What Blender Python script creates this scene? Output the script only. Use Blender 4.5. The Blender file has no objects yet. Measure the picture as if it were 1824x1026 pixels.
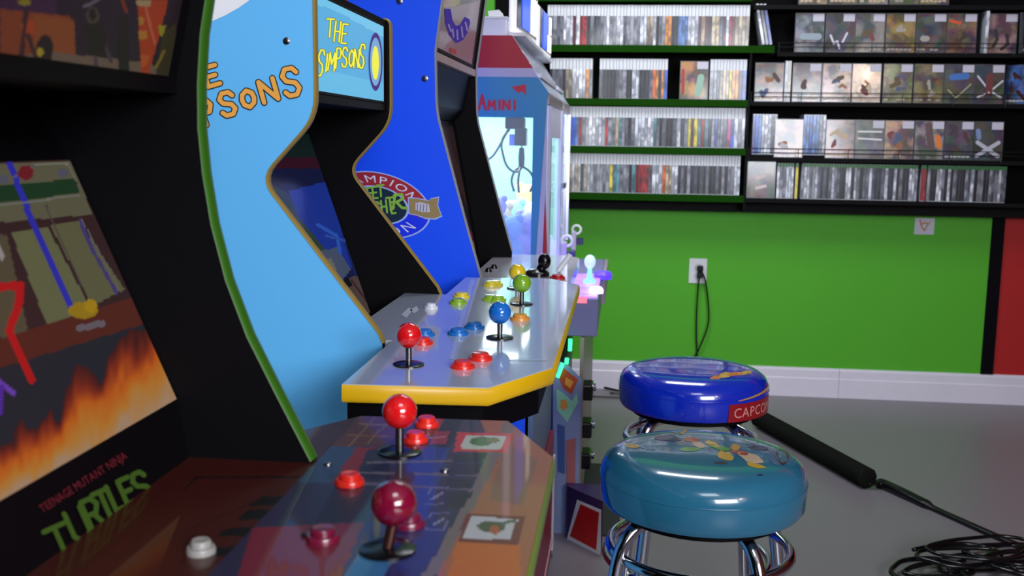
import bpy, bmesh, math, random
import numpy as np
from mathutils import Vector, Matrix
random.seed(7)
S = bpy.context.scene
COL = bpy.context.collection

# ------------------------------------------------------------------ camera
FPX = 1850.0
YAW, PITCH, ROLL = 0.105056, 0.142780, math.radians(.85)
CAMZ = 1.2
RM = (Matrix.Rotation(YAW, 3, 'Z') @ Matrix.Rotation(math.pi/2-PITCH, 3, 'X') @ Matrix.Rotation(ROLL, 3, 'Z'))
cam = bpy.data.cameras.new('camera'); cam.sensor_width = 36; cam.lens = 36*FPX/1824
cam.clip_start = .02; cam.clip_end = 60
cam.dof.use_dof = True; cam.dof.focus_distance = 1.75; cam.dof.aperture_fstop = 9
co = bpy.data.objects.new('camera', cam); COL.objects.link(co)
co.matrix_world = Matrix.Translation((0, 0, CAMZ)) @ RM.to_4x4()
S.camera = co

# ------------------------------------------------------------------ view + light
S.view_settings.view_transform = 'Standard'; S.view_settings.look = 'None'
S.view_settings.gamma = 1; S.view_settings.use_curve_mapping = False
S.view_settings.exposure = 0.0
w = bpy.data.worlds.new('world'); S.world = w; w.use_nodes = True
w.node_tree.nodes['Background'].inputs[0].default_value = (.5, .6, .8, 1)
w.node_tree.nodes['Background'].inputs[1].default_value = .03

def light(name, kind, loc, energy, color, size=1, size_y=None, target=None, spread=None):
    l = bpy.data.lights.new(name, kind); l.energy = energy; l.color = color
    if kind == 'AREA':
        l.size = size
        if size_y: l.shape = 'RECTANGLE'; l.size_y = size_y
        if spread: l.spread = spread
    elif kind in ('POINT', 'SPOT'):
        l.shadow_soft_size = size
        if kind == 'SPOT': l.spot_size = spread or 1.0; l.spot_blend = .8
    o = bpy.data.objects.new(name, l); COL.objects.link(o); o.location = loc
    if target: o.rotation_euler = (Vector(target)-Vector(loc)).to_track_quat('-Z', 'Y').to_euler()
    return o
light('window_daylight', 'AREA', (2.1, -1.4, 2.0), 9, (.80, .88, 1), 1.4, 1.1, (-.1, 2.4, .9))
light('rear_daylight', 'AREA', (1.5, -1.8, 1.85), 108, (.86, .91, 1), 1.6, 1.0, (-.6, 2.0, 1.2))
light('shelf_fill_light', 'AREA', (.05, 3.4, 2.75), 34, (.92, .96, 1), .9, .9, (.15, 4.4, .6))  # added fill to brighten the left shelves, not a known fixture
light('side_panel_fill_light', 'AREA', (.3, -.15, 2.7), 11, (.86, .92, 1), .8, .6, (-.4, 1.4, .9))  # added fill that lifts the lower part of the sky blue side panel
light('warm_bulb', 'POINT', (2.34, -1.0, 2.33), 30, (1, .70, .48), .06)

def srgb(c):
    return tuple(((v/255)/12.92 if v/255 <= .04045 else ((v/255+.055)/1.055)**2.4) for v in c[:3])
CAMP = Vector((0, 0, CAMZ))
def ray(px, py): return RM @ Vector(((px-912)/FPX, -(py-513)/FPX, -1))
def PY(px, py, d): r = ray(px, py); return CAMP + r*(d/r.y)
def PZ(px, py, z): r = ray(px, py); return CAMP + r*((z-CAMZ)/r.z)
def PX(px, py, x): r = ray(px, py); return CAMP + r*(x/r.x)
RMn = np.array(RM)
def project(P):
    c = (P - np.array([0, 0, CAMZ])) @ RMn
    return np.stack([912+FPX*c[:, 0]/-c[:, 2], 513-FPX*c[:, 1]/-c[:, 2]], 1)
D = 4.979                                           # distance of the back wall

# ------------------------------------------------------------------ materials
MC = {}
def mat(name, c, rough=.5, metal=0, coat=0, emit=0, var=.06, scale=14, alpha=None, trans=0, bump=0, spec=None):
    if name in MC: return MC[name]
    m = bpy.data.materials.new(name); m.use_nodes = True; nt = m.node_tree; b = nt.nodes['Principled BSDF']
    lin = srgb(c)
    tc = nt.nodes.new('ShaderNodeTexCoord'); n = nt.nodes.new('ShaderNodeTexNoise'); n.inputs['Scale'].default_value = scale
    n.inputs['Detail'].default_value = 4
    nt.links.new(tc.outputs['Object'], n.inputs['Vector'])
    mx = nt.nodes.new('ShaderNodeMix'); mx.data_type = 'RGBA'
    mx.inputs['A'].default_value = (*[v*(1-var) for v in lin], 1); mx.inputs['B'].default_value = (*[min(1, v*(1+var)) for v in lin], 1)
    nt.links.new(n.outputs['Fac'], mx.inputs['Factor']); nt.links.new(mx.outputs['Result'], b.inputs['Base Color'])
    b.inputs['Roughness'].default_value = rough; b.inputs['Metallic'].default_value = metal
    b.inputs['Coat Weight'].default_value = coat; b.inputs['Coat Roughness'].default_value = .06
    b.inputs['Transmission Weight'].default_value = trans
    if emit:
        nt.links.new(mx.outputs['Result'], b.inputs['Emission Color']); b.inputs['Emission Strength'].default_value = emit
    if spec is not None: b.inputs['Specular IOR Level'].default_value = spec
    if alpha is not None: b.inputs['Alpha'].default_value = alpha
    if bump:
        bp = nt.nodes.new('ShaderNodeBump'); bp.inputs['Strength'].default_value = bump; bp.inputs['Distance'].default_value = .01
        nt.links.new(n.outputs['Fac'], bp.inputs['Height']); nt.links.new(bp.outputs['Normal'], b.inputs['Normal'])
    MC[name] = m; return m
def attr_mat(name, rough=.3, emit=0, coat=0, base=1.0):
    if name in MC: return MC[name]
    m = bpy.data.materials.new(name); m.use_nodes = True; nt = m.node_tree; b = nt.nodes['Principled BSDF']
    a = nt.nodes.new('ShaderNodeVertexColor'); a.layer_name = 'Col'
    if base < 1:
        mx = nt.nodes.new('ShaderNodeMix'); mx.data_type = 'RGBA'; mx.inputs['A'].default_value = (.01, .01, .012, 1)
        mx.inputs['Factor'].default_value = base; nt.links.new(a.outputs['Color'], mx.inputs['B']); nt.links.new(mx.outputs['Result'], b.inputs['Base Color'])
    else: nt.links.new(a.outputs['Color'], b.inputs['Base Color'])
    b.inputs['Roughness'].default_value = rough; b.inputs['Coat Weight'].default_value = coat; b.inputs['Coat Roughness'].default_value = .05
    if emit: nt.links.new(a.outputs['Color'], b.inputs['Emission Color']); b.inputs['Emission Strength'].default_value = emit
    MC[name] = m; return m
def object_colour_mat(name, rough=.35, art=0, coat=0):
    m = bpy.data.materials.new(name); m.use_nodes = True; nt = m.node_tree; b = nt.nodes['Principled BSDF']
    oi = nt.nodes.new('ShaderNodeObjectInfo'); tc = nt.nodes.new('ShaderNodeTexCoord')
    add = nt.nodes.new('ShaderNodeVectorMath'); mul = nt.nodes.new('ShaderNodeMath'); mul.operation = 'MULTIPLY'; mul.inputs[1].default_value = 40
    nt.links.new(oi.outputs['Random'], mul.inputs[0]); nt.links.new(tc.outputs['Object'], add.inputs[0]); nt.links.new(mul.outputs[0], add.inputs[1])
    n = nt.nodes.new('ShaderNodeTexNoise'); n.inputs['Scale'].default_value = 26 if art else 22; n.inputs['Detail'].default_value = 3
    nt.links.new(add.outputs[0], n.inputs['Vector'])
    cr = nt.nodes.new('ShaderNodeValToRGB'); cr.color_ramp.elements[0].position = .42; cr.color_ramp.elements[1].position = .60
    cr.color_ramp.elements[0].color = (.10, .09, .11, 1) if art else (.42, .42, .46, 1); cr.color_ramp.elements[1].color = (.9, .86, .82, 1) if art else (1.35, 1.35, 1.35, 1)
    nt.links.new(n.outputs['Fac'], cr.inputs['Fac'])
    mx = nt.nodes.new('ShaderNodeMix'); mx.data_type = 'RGBA'; mx.blend_type = 'MULTIPLY'; mx.inputs['Factor'].default_value = 1
    nt.links.new(oi.outputs['Color'], mx.inputs['A']); nt.links.new(cr.outputs['Color'], mx.inputs['B'])
    out = mx.outputs['Result']
    if art:
        n2 = nt.nodes.new('ShaderNodeTexVoronoi'); n2.inputs['Scale'].default_value = 24; nt.links.new(add.outputs[0], n2.inputs['Vector'])
        n.inputs['Scale'].default_value = 15; m2 = nt.nodes.new('ShaderNodeMix'); m2.data_type = 'RGBA'; m2.inputs['Factor'].default_value = .07
        nt.links.new(out, m2.inputs['A']); nt.links.new(n2.outputs['Color'], m2.inputs['B']); out = m2.outputs['Result']
    nt.links.new(out, b.inputs['Base Color']); b.inputs['Roughness'].default_value = rough
    b.inputs['Coat Weight'].default_value = coat; b.inputs['Coat Roughness'].default_value = .11
    return m

# ------------------------------------------------------------------ mesh helpers
def tag(o, label=None, cat=None, group=None, kind=None):
    if label: o['label'] = label
    if cat: o['category'] = cat
    if group: o['group'] = group
    if kind: o['kind'] = kind
    return o
def empty(name, loc, label, cat, group=None, rz=0):
    o = bpy.data.objects.new(name, None); COL.objects.link(o); o.location = loc; o.rotation_euler.z = rz
    o.empty_display_size = .05
    return tag(o, label, cat, group)
class MB:
    def __init__(s): s.v = []; s.f = []; s.m = []
    def add(s, vs, fs, mi=0):
        n = len(s.v); s.v += [tuple(p) for p in vs]; s.f += [tuple(i+n for i in f) for f in fs]; s.m += [mi]*len(fs)
        return s
    def box(s, a, b, mi=0):
        x0, x1 = sorted((a[0], b[0])); y0, y1 = sorted((a[1], b[1])); z0, z1 = sorted((a[2], b[2]))
        return s.add([(x0,y0,z0),(x1,y0,z0),(x1,y1,z0),(x0,y1,z0),(x0,y0,z1),(x1,y0,z1),(x1,y1,z1),(x0,y1,z1)],
              [(0,3,2,1),(4,5,6,7),(0,1,5,4),(1,2,6,5),(2,3,7,6),(3,0,4,7)], mi)
    def prism(s, poly, off, mi=0):                     # poly: 3d points, extruded by off
        n = len(poly); off = Vector(off); P = [Vector(p) for p in poly]
        return s.add(P+[p+off for p in P], [tuple(range(n))[::-1], tuple(range(n, 2*n))]+[(i, (i+1) % n, (i+1) % n+n, i+n) for i in range(n)], mi)
    def flat(s, poly, mi=0): return s.add(poly, [tuple(range(len(poly)))], mi)
    def lathe(s, prof, c=(0,0,0), seg=40, axis='Z', mi=0):
        vs = []; fs = []; n = len(prof)
        for k in range(seg):
            a = 2*math.pi*k/seg
            for r, h in prof:
                p = (r*math.cos(a), r*math.sin(a), h)
                if axis == 'Y': p = (p[0], p[2], p[1])
                if axis == 'X': p = (p[2], p[0], p[1])
                vs.append((p[0]+c[0], p[1]+c[1], p[2]+c[2]))
        for k in range(seg):
            k2 = (k+1) % seg
            for i in range(n-1): fs.append((k*n+i, k2*n+i, k2*n+i+1, k*n+i+1))
        if prof[0][0] > 1e-6: fs.append(tuple(k*n for k in range(seg))[::-1])
        if prof[-1][0] > 1e-6: fs.append(tuple(k*n+n-1 for k in range(seg)))
        return s.add(vs, fs, mi)
    def sphere(s, c, r, mi=0, sc=(1,1,1), seg=28):
        prof = [(max(1e-7, r*math.sin(math.pi*i/16))*sc[0], -r*math.cos(math.pi*i/16)*sc[2]) for i in range(17)]
        return s.lathe(prof, c, seg, mi=mi)
    def tube(s, path, r, seg=10, mi=0, closed=False, rib=None):
        P = [Vector(p) for p in path]; n = len(P); vs = []; fs = []; up = None
        for i, p in enumerate(P):
            a = P[i-1] if (i or closed) else P[0]; b = P[(i+1) % n] if (i < n-1 or closed) else P[-1]
            t = (b-a).normalized()
            if up is None: up = t.orthogonal().normalized()
            u = (up - t*up.dot(t)).normalized(); up = u; v = t.cross(u)
            rr = r[i] if isinstance(r, (list, tuple)) else r
            for k in range(seg):
                q = 2*math.pi*k/seg; vs.append(p+(u*math.cos(q)+v*math.sin(q))*rr)
        for i in range(n if closed else n-1):
            j = (i+1) % n
            for k in range(seg): k2 = (k+1) % seg; fs.append((i*seg+k, i*seg+k2, j*seg+k2, j*seg+k))
        if not closed: fs += [tuple(range(seg))[::-1], tuple(range((n-1)*seg, n*seg))]
        return s.add(vs, fs, mi)
    def build(s, name, mats, parent=None, smooth=False, bevel=0, recalc=True):
        me = bpy.data.meshes.new(name); me.from_pydata(s.v, [], s.f)
        if not isinstance(mats, (list, tuple)): mats = [mats]
        for m in mats: me.materials.append(m)
        for p, i in zip(me.polygons, s.m): p.material_index = i
        if recalc:
            bm = bmesh.new(); bm.from_mesh(me); bmesh.ops.recalc_face_normals(bm, faces=bm.faces); bm.to_mesh(me); bm.free()
        if smooth:
            me.shade_smooth()
            if smooth != 'all': me.set_sharp_from_angle(angle=math.radians(40))
        o = bpy.data.objects.new(name, me); COL.objects.link(o)
        if parent: put(o, parent)
        if bevel:
            b = o.modifiers.new('bevel', 'BEVEL'); b.width = bevel; b.segments = 2; b.limit_method = 'ANGLE'
        return o
def put(o, parent):
    o.parent = parent
    pm = Matrix.Translation(parent.location) @ parent.rotation_euler.to_matrix().to_4x4() if parent.parent is None else Matrix.Identity(4)
    if parent.parent is None and parent.type == 'EMPTY':
        o.matrix_parent_inverse = pm.inverted()      # meshes are written in world coordinates
def smooth_path(pts, n=8):
    P = [Vector(p) for p in pts]; out = []
    for i in range(len(P)-1):
        p0 = P[max(i-1, 0)]; p1 = P[i]; p2 = P[i+1]; p3 = P[min(i+2, len(P)-1)]
        for k in range(n):
            t = k/n; out.append(.5*((2*p1)+(p2-p0)*t+(2*p0-5*p1+4*p2-p3)*t*t+(3*p1-p0-3*p2+p3)*t**3))
    out.append(P[-1]); return out

# lettering: thick strokes and font outlines carried onto a surface by a map function
GL = {'T': [[(0,1),(1,1)],[(.5,1),(.5,0)]], 'H': [[(0,0),(0,1)],[(1,0),(1,1)],[(0,.5),(1,.5)]],
      'E': [[(1,1),(0,1),(0,0),(1,0)],[(0,.5),(.8,.5)]], 'I': [[(.5,0),(.5,1)]], 'M': [[(0,0),(.1,1),(.5,.35),(.9,1),(1,0)]],
      'P': [[(0,0),(0,1),(.7,1),(1,.78),(.7,.5),(0,.5)]], 'O': [[(.5,1),(.1,.8),(0,.5),(.1,.2),(.5,0),(.9,.2),(1,.5),(.9,.8),(.5,1)]],
      'N': [[(0,0),(0,1),(1,0),(1,1)]], 'S': [[(1,.82),(.75,1),(.25,1),(0,.76),(.2,.56),(.8,.44),(1,.22),(.75,0),(.25,0),(0,.16)]],
      'U': [[(0,1),(0,.2),(.3,0),(.7,0),(1,.2),(1,1)]], 'R': [[(0,0),(0,1),(.7,1),(1,.78),(.7,.5),(0,.5)],[(.5,.5),(1,0)]],
      'L': [[(0,1),(0,0),(1,0)]], 'A': [[(0,0),(.5,1),(1,0)],[(.2,.4),(.8,.4)]], 'F': [[(0,0),(0,1),(1,1)],[(0,.5),(.8,.5)]],
      'G': [[(1,.8),(.7,1),(.3,1),(0,.6),(0,.3),(.3,0),(.8,0),(1,.3),(1,.45),(.6,.45)]], 'X': [[(0,0),(1,1)],[(0,1),(1,0)]],
      'K': [[(0,0),(0,1)],[(1,1),(0,.45),(1,0)]], 'Y': [[(0,1),(.5,.5),(1,1)],[(.5,.5),(.5,0)]]}
_lift = [0]
def lifted(P):
    """overlapping pieces of a print sit a few microns apart, towards the aisle"""
    _lift[0] = (_lift[0]+1) % 50
    n = (P[1]-P[0]).cross(P[2]-P[0]).normalized()
    if n.dot(CAMP-P[0]) < 0: n = -n
    return [p+n*(7e-6*_lift[0]) for p in P]
def stroke(mb, pts, w, fn, mi=0, disc=10):
    pts = [Vector(p) for p in pts]
    for a, b in zip(pts, pts[1:]):
        d = b-a
        if d.length < 1e-6: continue
        n = Vector((-d.y, d.x)).normalized()*w/2
        mb.flat(lifted([fn(*(a+n)), fn(*(b+n)), fn(*(b-n)), fn(*(a-n))]), mi)
    for p in pts:
        mb.flat(lifted([fn(p.x+w/2*math.cos(2*math.pi*k/disc), p.y+w/2*math.sin(2*math.pi*k/disc)) for k in range(disc)]), mi)
def letter(mb, ch, cx, cy, wd, ht, rot, sw, fn, mi=0):
    """one hand-drawn capital centred on (cx, cy) in the flat coordinates that fn carries onto the surface (y runs down)"""
    c, s_ = math.cos(math.radians(rot)), math.sin(math.radians(rot))
    for st in GL[ch]:
        pts = []
        for u, v in st:
            x = (u-.5)*wd; y = -(v-.5)*ht; pts.append((cx+x*c-y*s_, cy+x*s_+y*c))
        stroke(mb, pts, sw, fn, mi)
_fc = {}
def font_glyph(ch):
    if ch in _fc: return _fc[ch]
    cu = bpy.data.curves.new('glyph', 'FONT'); cu.body = ch; cu.resolution_u = 3
    o = bpy.data.objects.new('glyph', cu); COL.objects.link(o)
    me = o.to_mesh(); vs = [v.co.copy() for v in me.vertices]; fs = [tuple(p.vertices) for p in me.polygons]
    o.to_mesh_clear(); bpy.data.objects.remove(o); bpy.data.curves.remove(cu)
    wd = max([v.x for v in vs], default=.3)
    _fc[ch] = (vs, fs, wd); return _fc[ch]
def text_on(mb, s, fn, mi=0, space=.09, sx=1.0):
    """fn(u, v, U) -> point; u is along the line in cap-height units, v 0..1 over the capital height, U total length"""
    items = []; x = 0
    for ch in s:
        if ch == ' ': x += .35; continue
        vs, fs, wd = font_glyph(ch); items.append((vs, fs, x)); x += wd*sx/.7+space
    U = x-space
    for vs, fs, x0 in items: mb.add([fn(x0+v.x*sx/.7, v.y/.7, U) for v in vs], fs, mi)

# painted prints: a fine grid of coloured cells on the surface
def inpoly(q, poly):
    x, y = q[:, 0], q[:, 1]; r = np.zeros(len(q), bool); n = len(poly)
    for i in range(n):
        x1, y1 = poly[i]; x2, y2 = poly[(i+1) % n]
        c = ((y1 > y) != (y2 > y)) & (x < (x2-x1)*(y-y1)/((y2-y1) or 1e-9)+x1); r ^= c
    return r
def nearseg(q, a, b, w):
    a = np.array(a, float); b = np.array(b, float); d = b-a
    t = np.clip(((q-a)@d)/(d@d+1e-9), 0, 1); return np.linalg.norm(q-(a+t[:, None]*d), axis=1) < w/2
def paint(q, base, ops):
    c = np.tile(np.array(base, float), (len(q), 1))
    for op in ops:
        k = op[0]
        if k == 'p': m = inpoly(q, op[1])
        elif k == 'e': cx, cy, rx, ry = op[1]; m = ((q[:, 0]-cx)/rx)**2+((q[:, 1]-cy)/ry)**2 < 1
        elif k == 's':
            m = np.zeros(len(q), bool)
            for a, b in zip(op[1], op[1][1:]): m |= nearseg(q, a, b, op[3])
        c[m] = op[2]
    return c
def vnoise(x, y, seed=0):
    xi = np.floor(x).astype(int); yi = np.floor(y).astype(int); xf = x-xi; yf = y-yi
    h = lambda a, b: (np.sin(a*127.1+b*311.7+seed*74.7)*43758.5453) % 1
    u = xf*xf*(3-2*xf); v = yf*yf*(3-2*yf)
    return (h(xi, yi)*(1-u)+h(xi+1, yi)*u)*(1-v)+(h(xi, yi+1)*(1-u)+h(xi+1, yi+1)*u)*v
def art_grid(name, quad, nu, nv, fn, m, parent, clip=None):
    """quad: four corners A(u0v0) B(u1v0) C(u1v1) D(u0v1); fn(world Nx3)->sRGB Nx3; clip: convex xy outline"""
    A, B, C_, D_ = [np.array(p, float) for p in quad]
    u = np.linspace(0, 1, nu+1); v = np.linspace(0, 1, nv+1); V, U = np.meshgrid(v, u, indexing='ij')
    g = lambda U, V: (A*((1-U)*(1-V))[..., None]+B*(U*(1-V))[..., None]+C_*(U*V)[..., None]+D_*((1-U)*V)[..., None])
    P = g(U, V).reshape(-1, 3)
    uc = (u[1:]+u[:-1])/2; vc = (v[1:]+v[:-1])/2; Vc, Uc = np.meshgrid(vc, uc, indexing='ij'); Cn = g(Uc, Vc).reshape(-1, 3)
    col = fn(Cn)/255.; col = np.where(col <= .04045, col/12.92, ((np.clip(col, 0, 1)+.055)/1.055)**2.4)
    idx = np.arange((nu+1)*(nv+1)).reshape(nv+1, nu+1)
    F = np.stack([idx[:-1, :-1], idx[:-1, 1:], idx[1:, 1:], idx[1:, :-1]], -1).reshape(-1, 4)
    me = bpy.data.meshes.new(name); me.from_pydata(P.tolist(), [], F.tolist())
    ca = me.color_attributes.new('Col', 'FLOAT_COLOR', 'CORNER')
    ca.data.foreach_set('color', np.repeat(np.c_[col, np.ones(len(col))], 4, axis=0).ravel().astype(np.float32))
    if clip:
        bm = bmesh.new(); bm.from_mesh(me); n = len(clip)
        cx = sum(p[0] for p in clip)/n; cy = sum(p[1] for p in clip)/n
        for i in range(n):
            a = clip[i]; b = clip[(i+1) % n]; no = Vector((b[1]-a[1], -(b[0]-a[0]), 0))
            if no.dot(Vector((cx-a[0], cy-a[1], 0))) > 0: no = -no
            bmesh.ops.bisect_plane(bm, geom=bm.verts[:]+bm.edges[:]+bm.faces[:], plane_co=(a[0], a[1], 0), plane_no=no, clear_outer=True)
        bm.to_mesh(me); bm.free()
    me.materials.append(m)
    o = bpy.data.objects.new(name, me); COL.objects.link(o)
    if parent: put(o, parent)
    return o
def pxpaint(base, ops, extra=None):
    def f(P):
        q = project(P); c = paint(q, base, ops)
        return extra(q, c) if extra else c
    return f

# ------------------------------------------------------------------ materials list
black = mat('black_laminate', (4, 3, 6), .6, var=.1, spec=.12)
black_gloss = mat('black_gloss', (12, 11, 14), .2)
bezel = mat('bezel_black', (6, 4, 7), .5, spec=.2)
chrome = mat('chrome', (205, 208, 215), .12, metal=1)
white_pl = mat('white_plastic', (225, 225, 230), .35)
sky_blue = mat('sky_blue_print', (104, 194, 255), .4, coat=.2, var=.04, scale=3)
deep_blue = mat('deep_blue_print', (14, 84, 255), .4, coat=.2, var=.03, scale=3)
green_mould = mat('green_edge_moulding', (46, 96, 16), .4)
tan_mould = mat('tan_edge_moulding', (150, 125, 60), .4)
yellow_mould = mat('yellow_edge_moulding', (222, 172, 10), .35)
olive_mould = mat('olive_edge_moulding', (110, 130, 40), .4)
green_wall = mat('green_wall_paint', (80, 178, 26), .6, var=.05, scale=2)
red_wall = mat('red_wall_paint', (180, 10, 8), .6, var=.04, scale=2)
baseb = mat('white_baseboard_paint', (232, 226, 240), .4)
floor_m = mat('grey_vinyl_floor', (130, 123, 129), .38, var=.07, scale=1.6)
shelf_black = mat('black_shelf', (5, 4, 6), .6, spec=.15)
shelf_green = mat('dark_green_shelf', (22, 66, 6), .85, spec=.08)
red_ball = mat('red_ball', (225, 22, 26), .12, coat=1)
steel = mat('brushed_steel', (120, 116, 118), .3, metal=1)

# ------------------------------------------------------------------ the setting
def struct(name, mb, m, **k):
    return tag(mb.build(name, m, **k), kind='structure')
XL, XR, YB, ZC = -1.35, 3.6, -3.2, 2.9
struct('floor', MB().box((XL-.1, YB-.1, -.1), (XR+.1, D+.1, 0)), floor_m)
struct('ceiling', MB().box((XL-.1, YB-.1, ZC), (XR+.1, D+.1, ZC+.1)), mat('ceiling_paint', (150, 150, 155), .8))
wb = MB().box((XL-.1, D, 0), (1.715, D+.1, ZC), 0).box((1.715, D, 0), (XR+.1, D+.1, ZC), 1)
struct('wall_back', wb, [green_wall, red_wall])
struct('wall_left', MB().box((XL-.1, YB, 0), (XL, D, ZC)), mat('left_wall_paint', (40, 40, 48), .7))
struct('wall_right', MB().box((XR, YB, 0), (XR+.1, D, ZC)), mat('right_wall_paint', (120, 40, 40), .7))
struct('wall_rear', MB().box((XL, YB-.1, 0), (XR, YB, ZC)), mat('rear_wall_paint', (90, 95, 105), .7))
bb = MB()
for x0, x1 in ((XL, 1.045), (1.0465, XR)):
    prof = [(0, 0), (-.017, 0), (-.017, .088), (-.013, .094), (-.013, .128), (-.009, .137), (0, .140)]
    bb.prism([(x0, D+a, b) for a, b in prof], (x1-x0, 0, 0))
struct('baseboard_back', bb, baseb)
struct('trim_1', MB().box((1.690, D-.012, .141), (1.745, D, .88)), mat('black_trim_paint', (8, 5, 12), .7, spec=.1), bevel=.002)
struct('trim_2', MB().box((-.62, D-.02, .878), (XR, D, 2.3)), mat('black_backing_board', (6, 3, 5), .7, spec=.1))

# wall shelves ------------------------------------------------------
DS = D-.155                       # plane of the spines and covers
def zrow(x, y): return PY(x, y, DS).z
def shelf(x0, x1, z, m, label, depth=.165, lip=.012, rail=False, group=None):
    s = empty('wall_shelf', ((x0+x1)/2, D-.02, z), label, 'shelf', group)
    MB().box((x0, D-.02-depth, z-.018), (x1, D-.02, z)).build('shelf_board', m, s)
    if lip: MB().box((x0, D-.02-depth-.006, z-.03), (x1, D-.02-depth, z+lip)).build('shelf_lip', m, s)
    if rail:
        r = MB()
        for h in (.022, .04): r.tube([(x0, D-.03-depth, z+h), (x1, D-.03-depth, z+h)], .0018, 6)
        n = 6
        for i in range(n+1):
            x = x0+.004+(x1-x0-.008)*i/n; r.tube([(x, D-.03-depth, z-.01), (x, D-.03-depth, z+.042)], .0018, 6)
        r.build('wire_rail', mat('black_wire', (12, 12, 12), .4), s, smooth=True)
    return s
LX0, LX1, RX0, RX1 = -.42, .541, .550, 1.86
LZ = [zrow(1150, 82), zrow(1150, 177), zrow(1150, 262), zrow(1150, 345)]
RZ = [zrow(1600, 95), zrow(1600, 184), zrow(1600, 284), zrow(1600, 358)]
rown = ['top full', 'second', 'third', 'lowest']
for i, z in enumerate(LZ):
    shelf(LX0, LX1 if i else .645, z, shelf_green if i < 3 else shelf_green, 'dark green lipped wall shelf, %s row of the left bay behind the claw machine' % rown[i], lip=.001)
for i, z in enumerate(RZ):
    shelf(RX0 if i else .66, RX1, z, shelf_black, 'black wall shelf, %s row of the right bay' % rown[i], lip=0, rail=(i < 3))
LZ0 = zrow(1150, 1); RZ0 = zrow(1600, 9)
shelf(LX0, LX1, LZ0+.012, shelf_green, 'dark green wall shelf cut by the top of the picture, left bay', lip=0)
shelf(RX0, RX1, RZ0-.004, shelf_black, 'black wall shelf cut by the top of the picture, right bay', lip=0)
# upright divider between the bays and closing panel under the last rows
tag(MB().box((.5415, D-.19, .895), (.5495, D-.02, LZ[0]-.032)).build('shelf_divider', shelf_black), 'black upright divider between the two shelf bays', 'divider')
tag(MB().box((.5505, D-.075, .879), (RX1, D-.0205, RZ[3]-.0185)).build('shelf_valance', shelf_black), 'long black board under the lowest right shelf, above the green wall', 'board')
tag(MB().box((LX0, D-.075, .879), (.541, D-.0205, LZ[3]-.0185)).build('shelf_valance', shelf_black), 'black board under the lowest left shelf beside the claw machine', 'board')

# game cases -------------------------------------------------------
spine_m = object_colour_mat('case_spine_paper', .3, coat=.4); cover_m = object_colour_mat('case_cover_paper', .5, art=1, coat=.9)
band_w = mat('white_spine_band', (228, 230, 236), .35); shell_w = mat('milky_case_plastic', (196, 200, 208), .3)
band_g = mat('green_case_plastic', (40, 130, 48), .3)
CH, CW, CT = .180, .133, .0142
def spine_mesh(h, t, shell, band, frac, name):
    mb = MB(); mb.box((-t/2+.0004, .001, 0), (t/2-.0004, CW, h), 0)
    mb.box((-t/2+.0008, -.0004, h*.02), (t/2-.0008, .0015, h*(1-frac)), 1)
    mb.box((-t/2+.0008, -.0004, h*(1-frac)), (t/2-.0008, .0015, h*.995), 2)
    o = mb.build(name, [shell, spine_m, band]); me = o.data; bpy.data.objects.remove(o); return me
white_case = {t: spine_mesh(CH, t, shell_w, band_w, .27, 'game_case') for t in (.0125, .0142, .0165)}
green_case = {t: spine_mesh(.160, t, shell_w, band_g, .10, 'game_case') for t in (.0110, .0125, .0142)}
plain_case = {t: spine_mesh(CH, t, shell_w, band_w, .03, 'game_case') for t in (.0125, .0142)}
PAL = {'grey': [(120, 120, 130), (150, 150, 160), (96, 98, 110)], 'dark': [(35, 35, 45), (48, 44, 60), (28, 24, 30)],
       'white': [(225, 225, 232), (205, 208, 218)], 'red': [(150, 20, 35), (180, 50, 50)], 'orange': [(215, 100, 40), (220, 140, 60)],
       'blue': [(50, 90, 190), (70, 80, 150), (90, 130, 190)], 'maroon': [(90, 35, 50)], 'pink': [(190, 80, 130)],
       'yellow': [(215, 195, 50)], 'beige': [(190, 170, 140), (165, 150, 130)], 'teal': [(90, 140, 150)]}
def case(me, loc, colname, label, group, rz=0, tilt=0, name='game_case'):
    o = bpy.data.objects.new(name, me); COL.objects.link(o); o.location = loc; o.rotation_euler = (0, tilt, rz)
    o.color = (*srgb(random.choice(PAL[colname])), 1)
    return tag(o, label, 'game case', group)
def row(x0, x1, z, seq, style, where, every=None):
    """spine-out cases between x0 and x1; seq: list of (share, colour names)"""
    y = DS; x = x0; W = x1-x0
    lab = {'white': 'white-topped', 'green': 'green-topped', 'plain': 'plain'}[style]
    meshes = {'white': white_case, 'green': green_case, 'plain': plain_case}[style]
    edges = []; acc = 0
    for sh, cs in seq: acc += sh; edges.append((acc, cs))
    while True:
        t = random.choice(list(meshes.keys()))
        if x+t > x1: break
        f = (x-x0)/W*acc; cs = next((c for e, c in edges if f < e), edges[-1][1]); c = random.choice(cs)
        case(meshes[t], (x+t/2, y+random.uniform(0, .003), z+.0004), c,
             '%s game case, %s spine, %s' % (lab, c, where), 'game cases with %s spines %s' % (c, where))
        x += t+.0004
G, K, Wt = ['grey'], ['dark', 'grey'], ['white', 'white', 'grey']
def X(px, z): return PY(px, 200, DS).x
row(X(972, 0), X(1333, 0), LZ[0], [(3, G), (4, ['maroon', 'dark', 'white']), (2, ['red', 'maroon', 'dark']), (4, K), (4, ['white', 'white', 'grey']), (3, ['grey']), (4, ['white', 'beige', 'grey']), (2, K), (1, ['orange']), (4, ['blue', 'dark']), (2, Wt), (3, ['maroon', 'beige', 'dark']), (2, ['grey', 'beige']), (2, ['maroon', 'white']), (1, ['pink', 'red']), (4, ['beige'])], 'white', 'top full row, left shelf bay')
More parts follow.
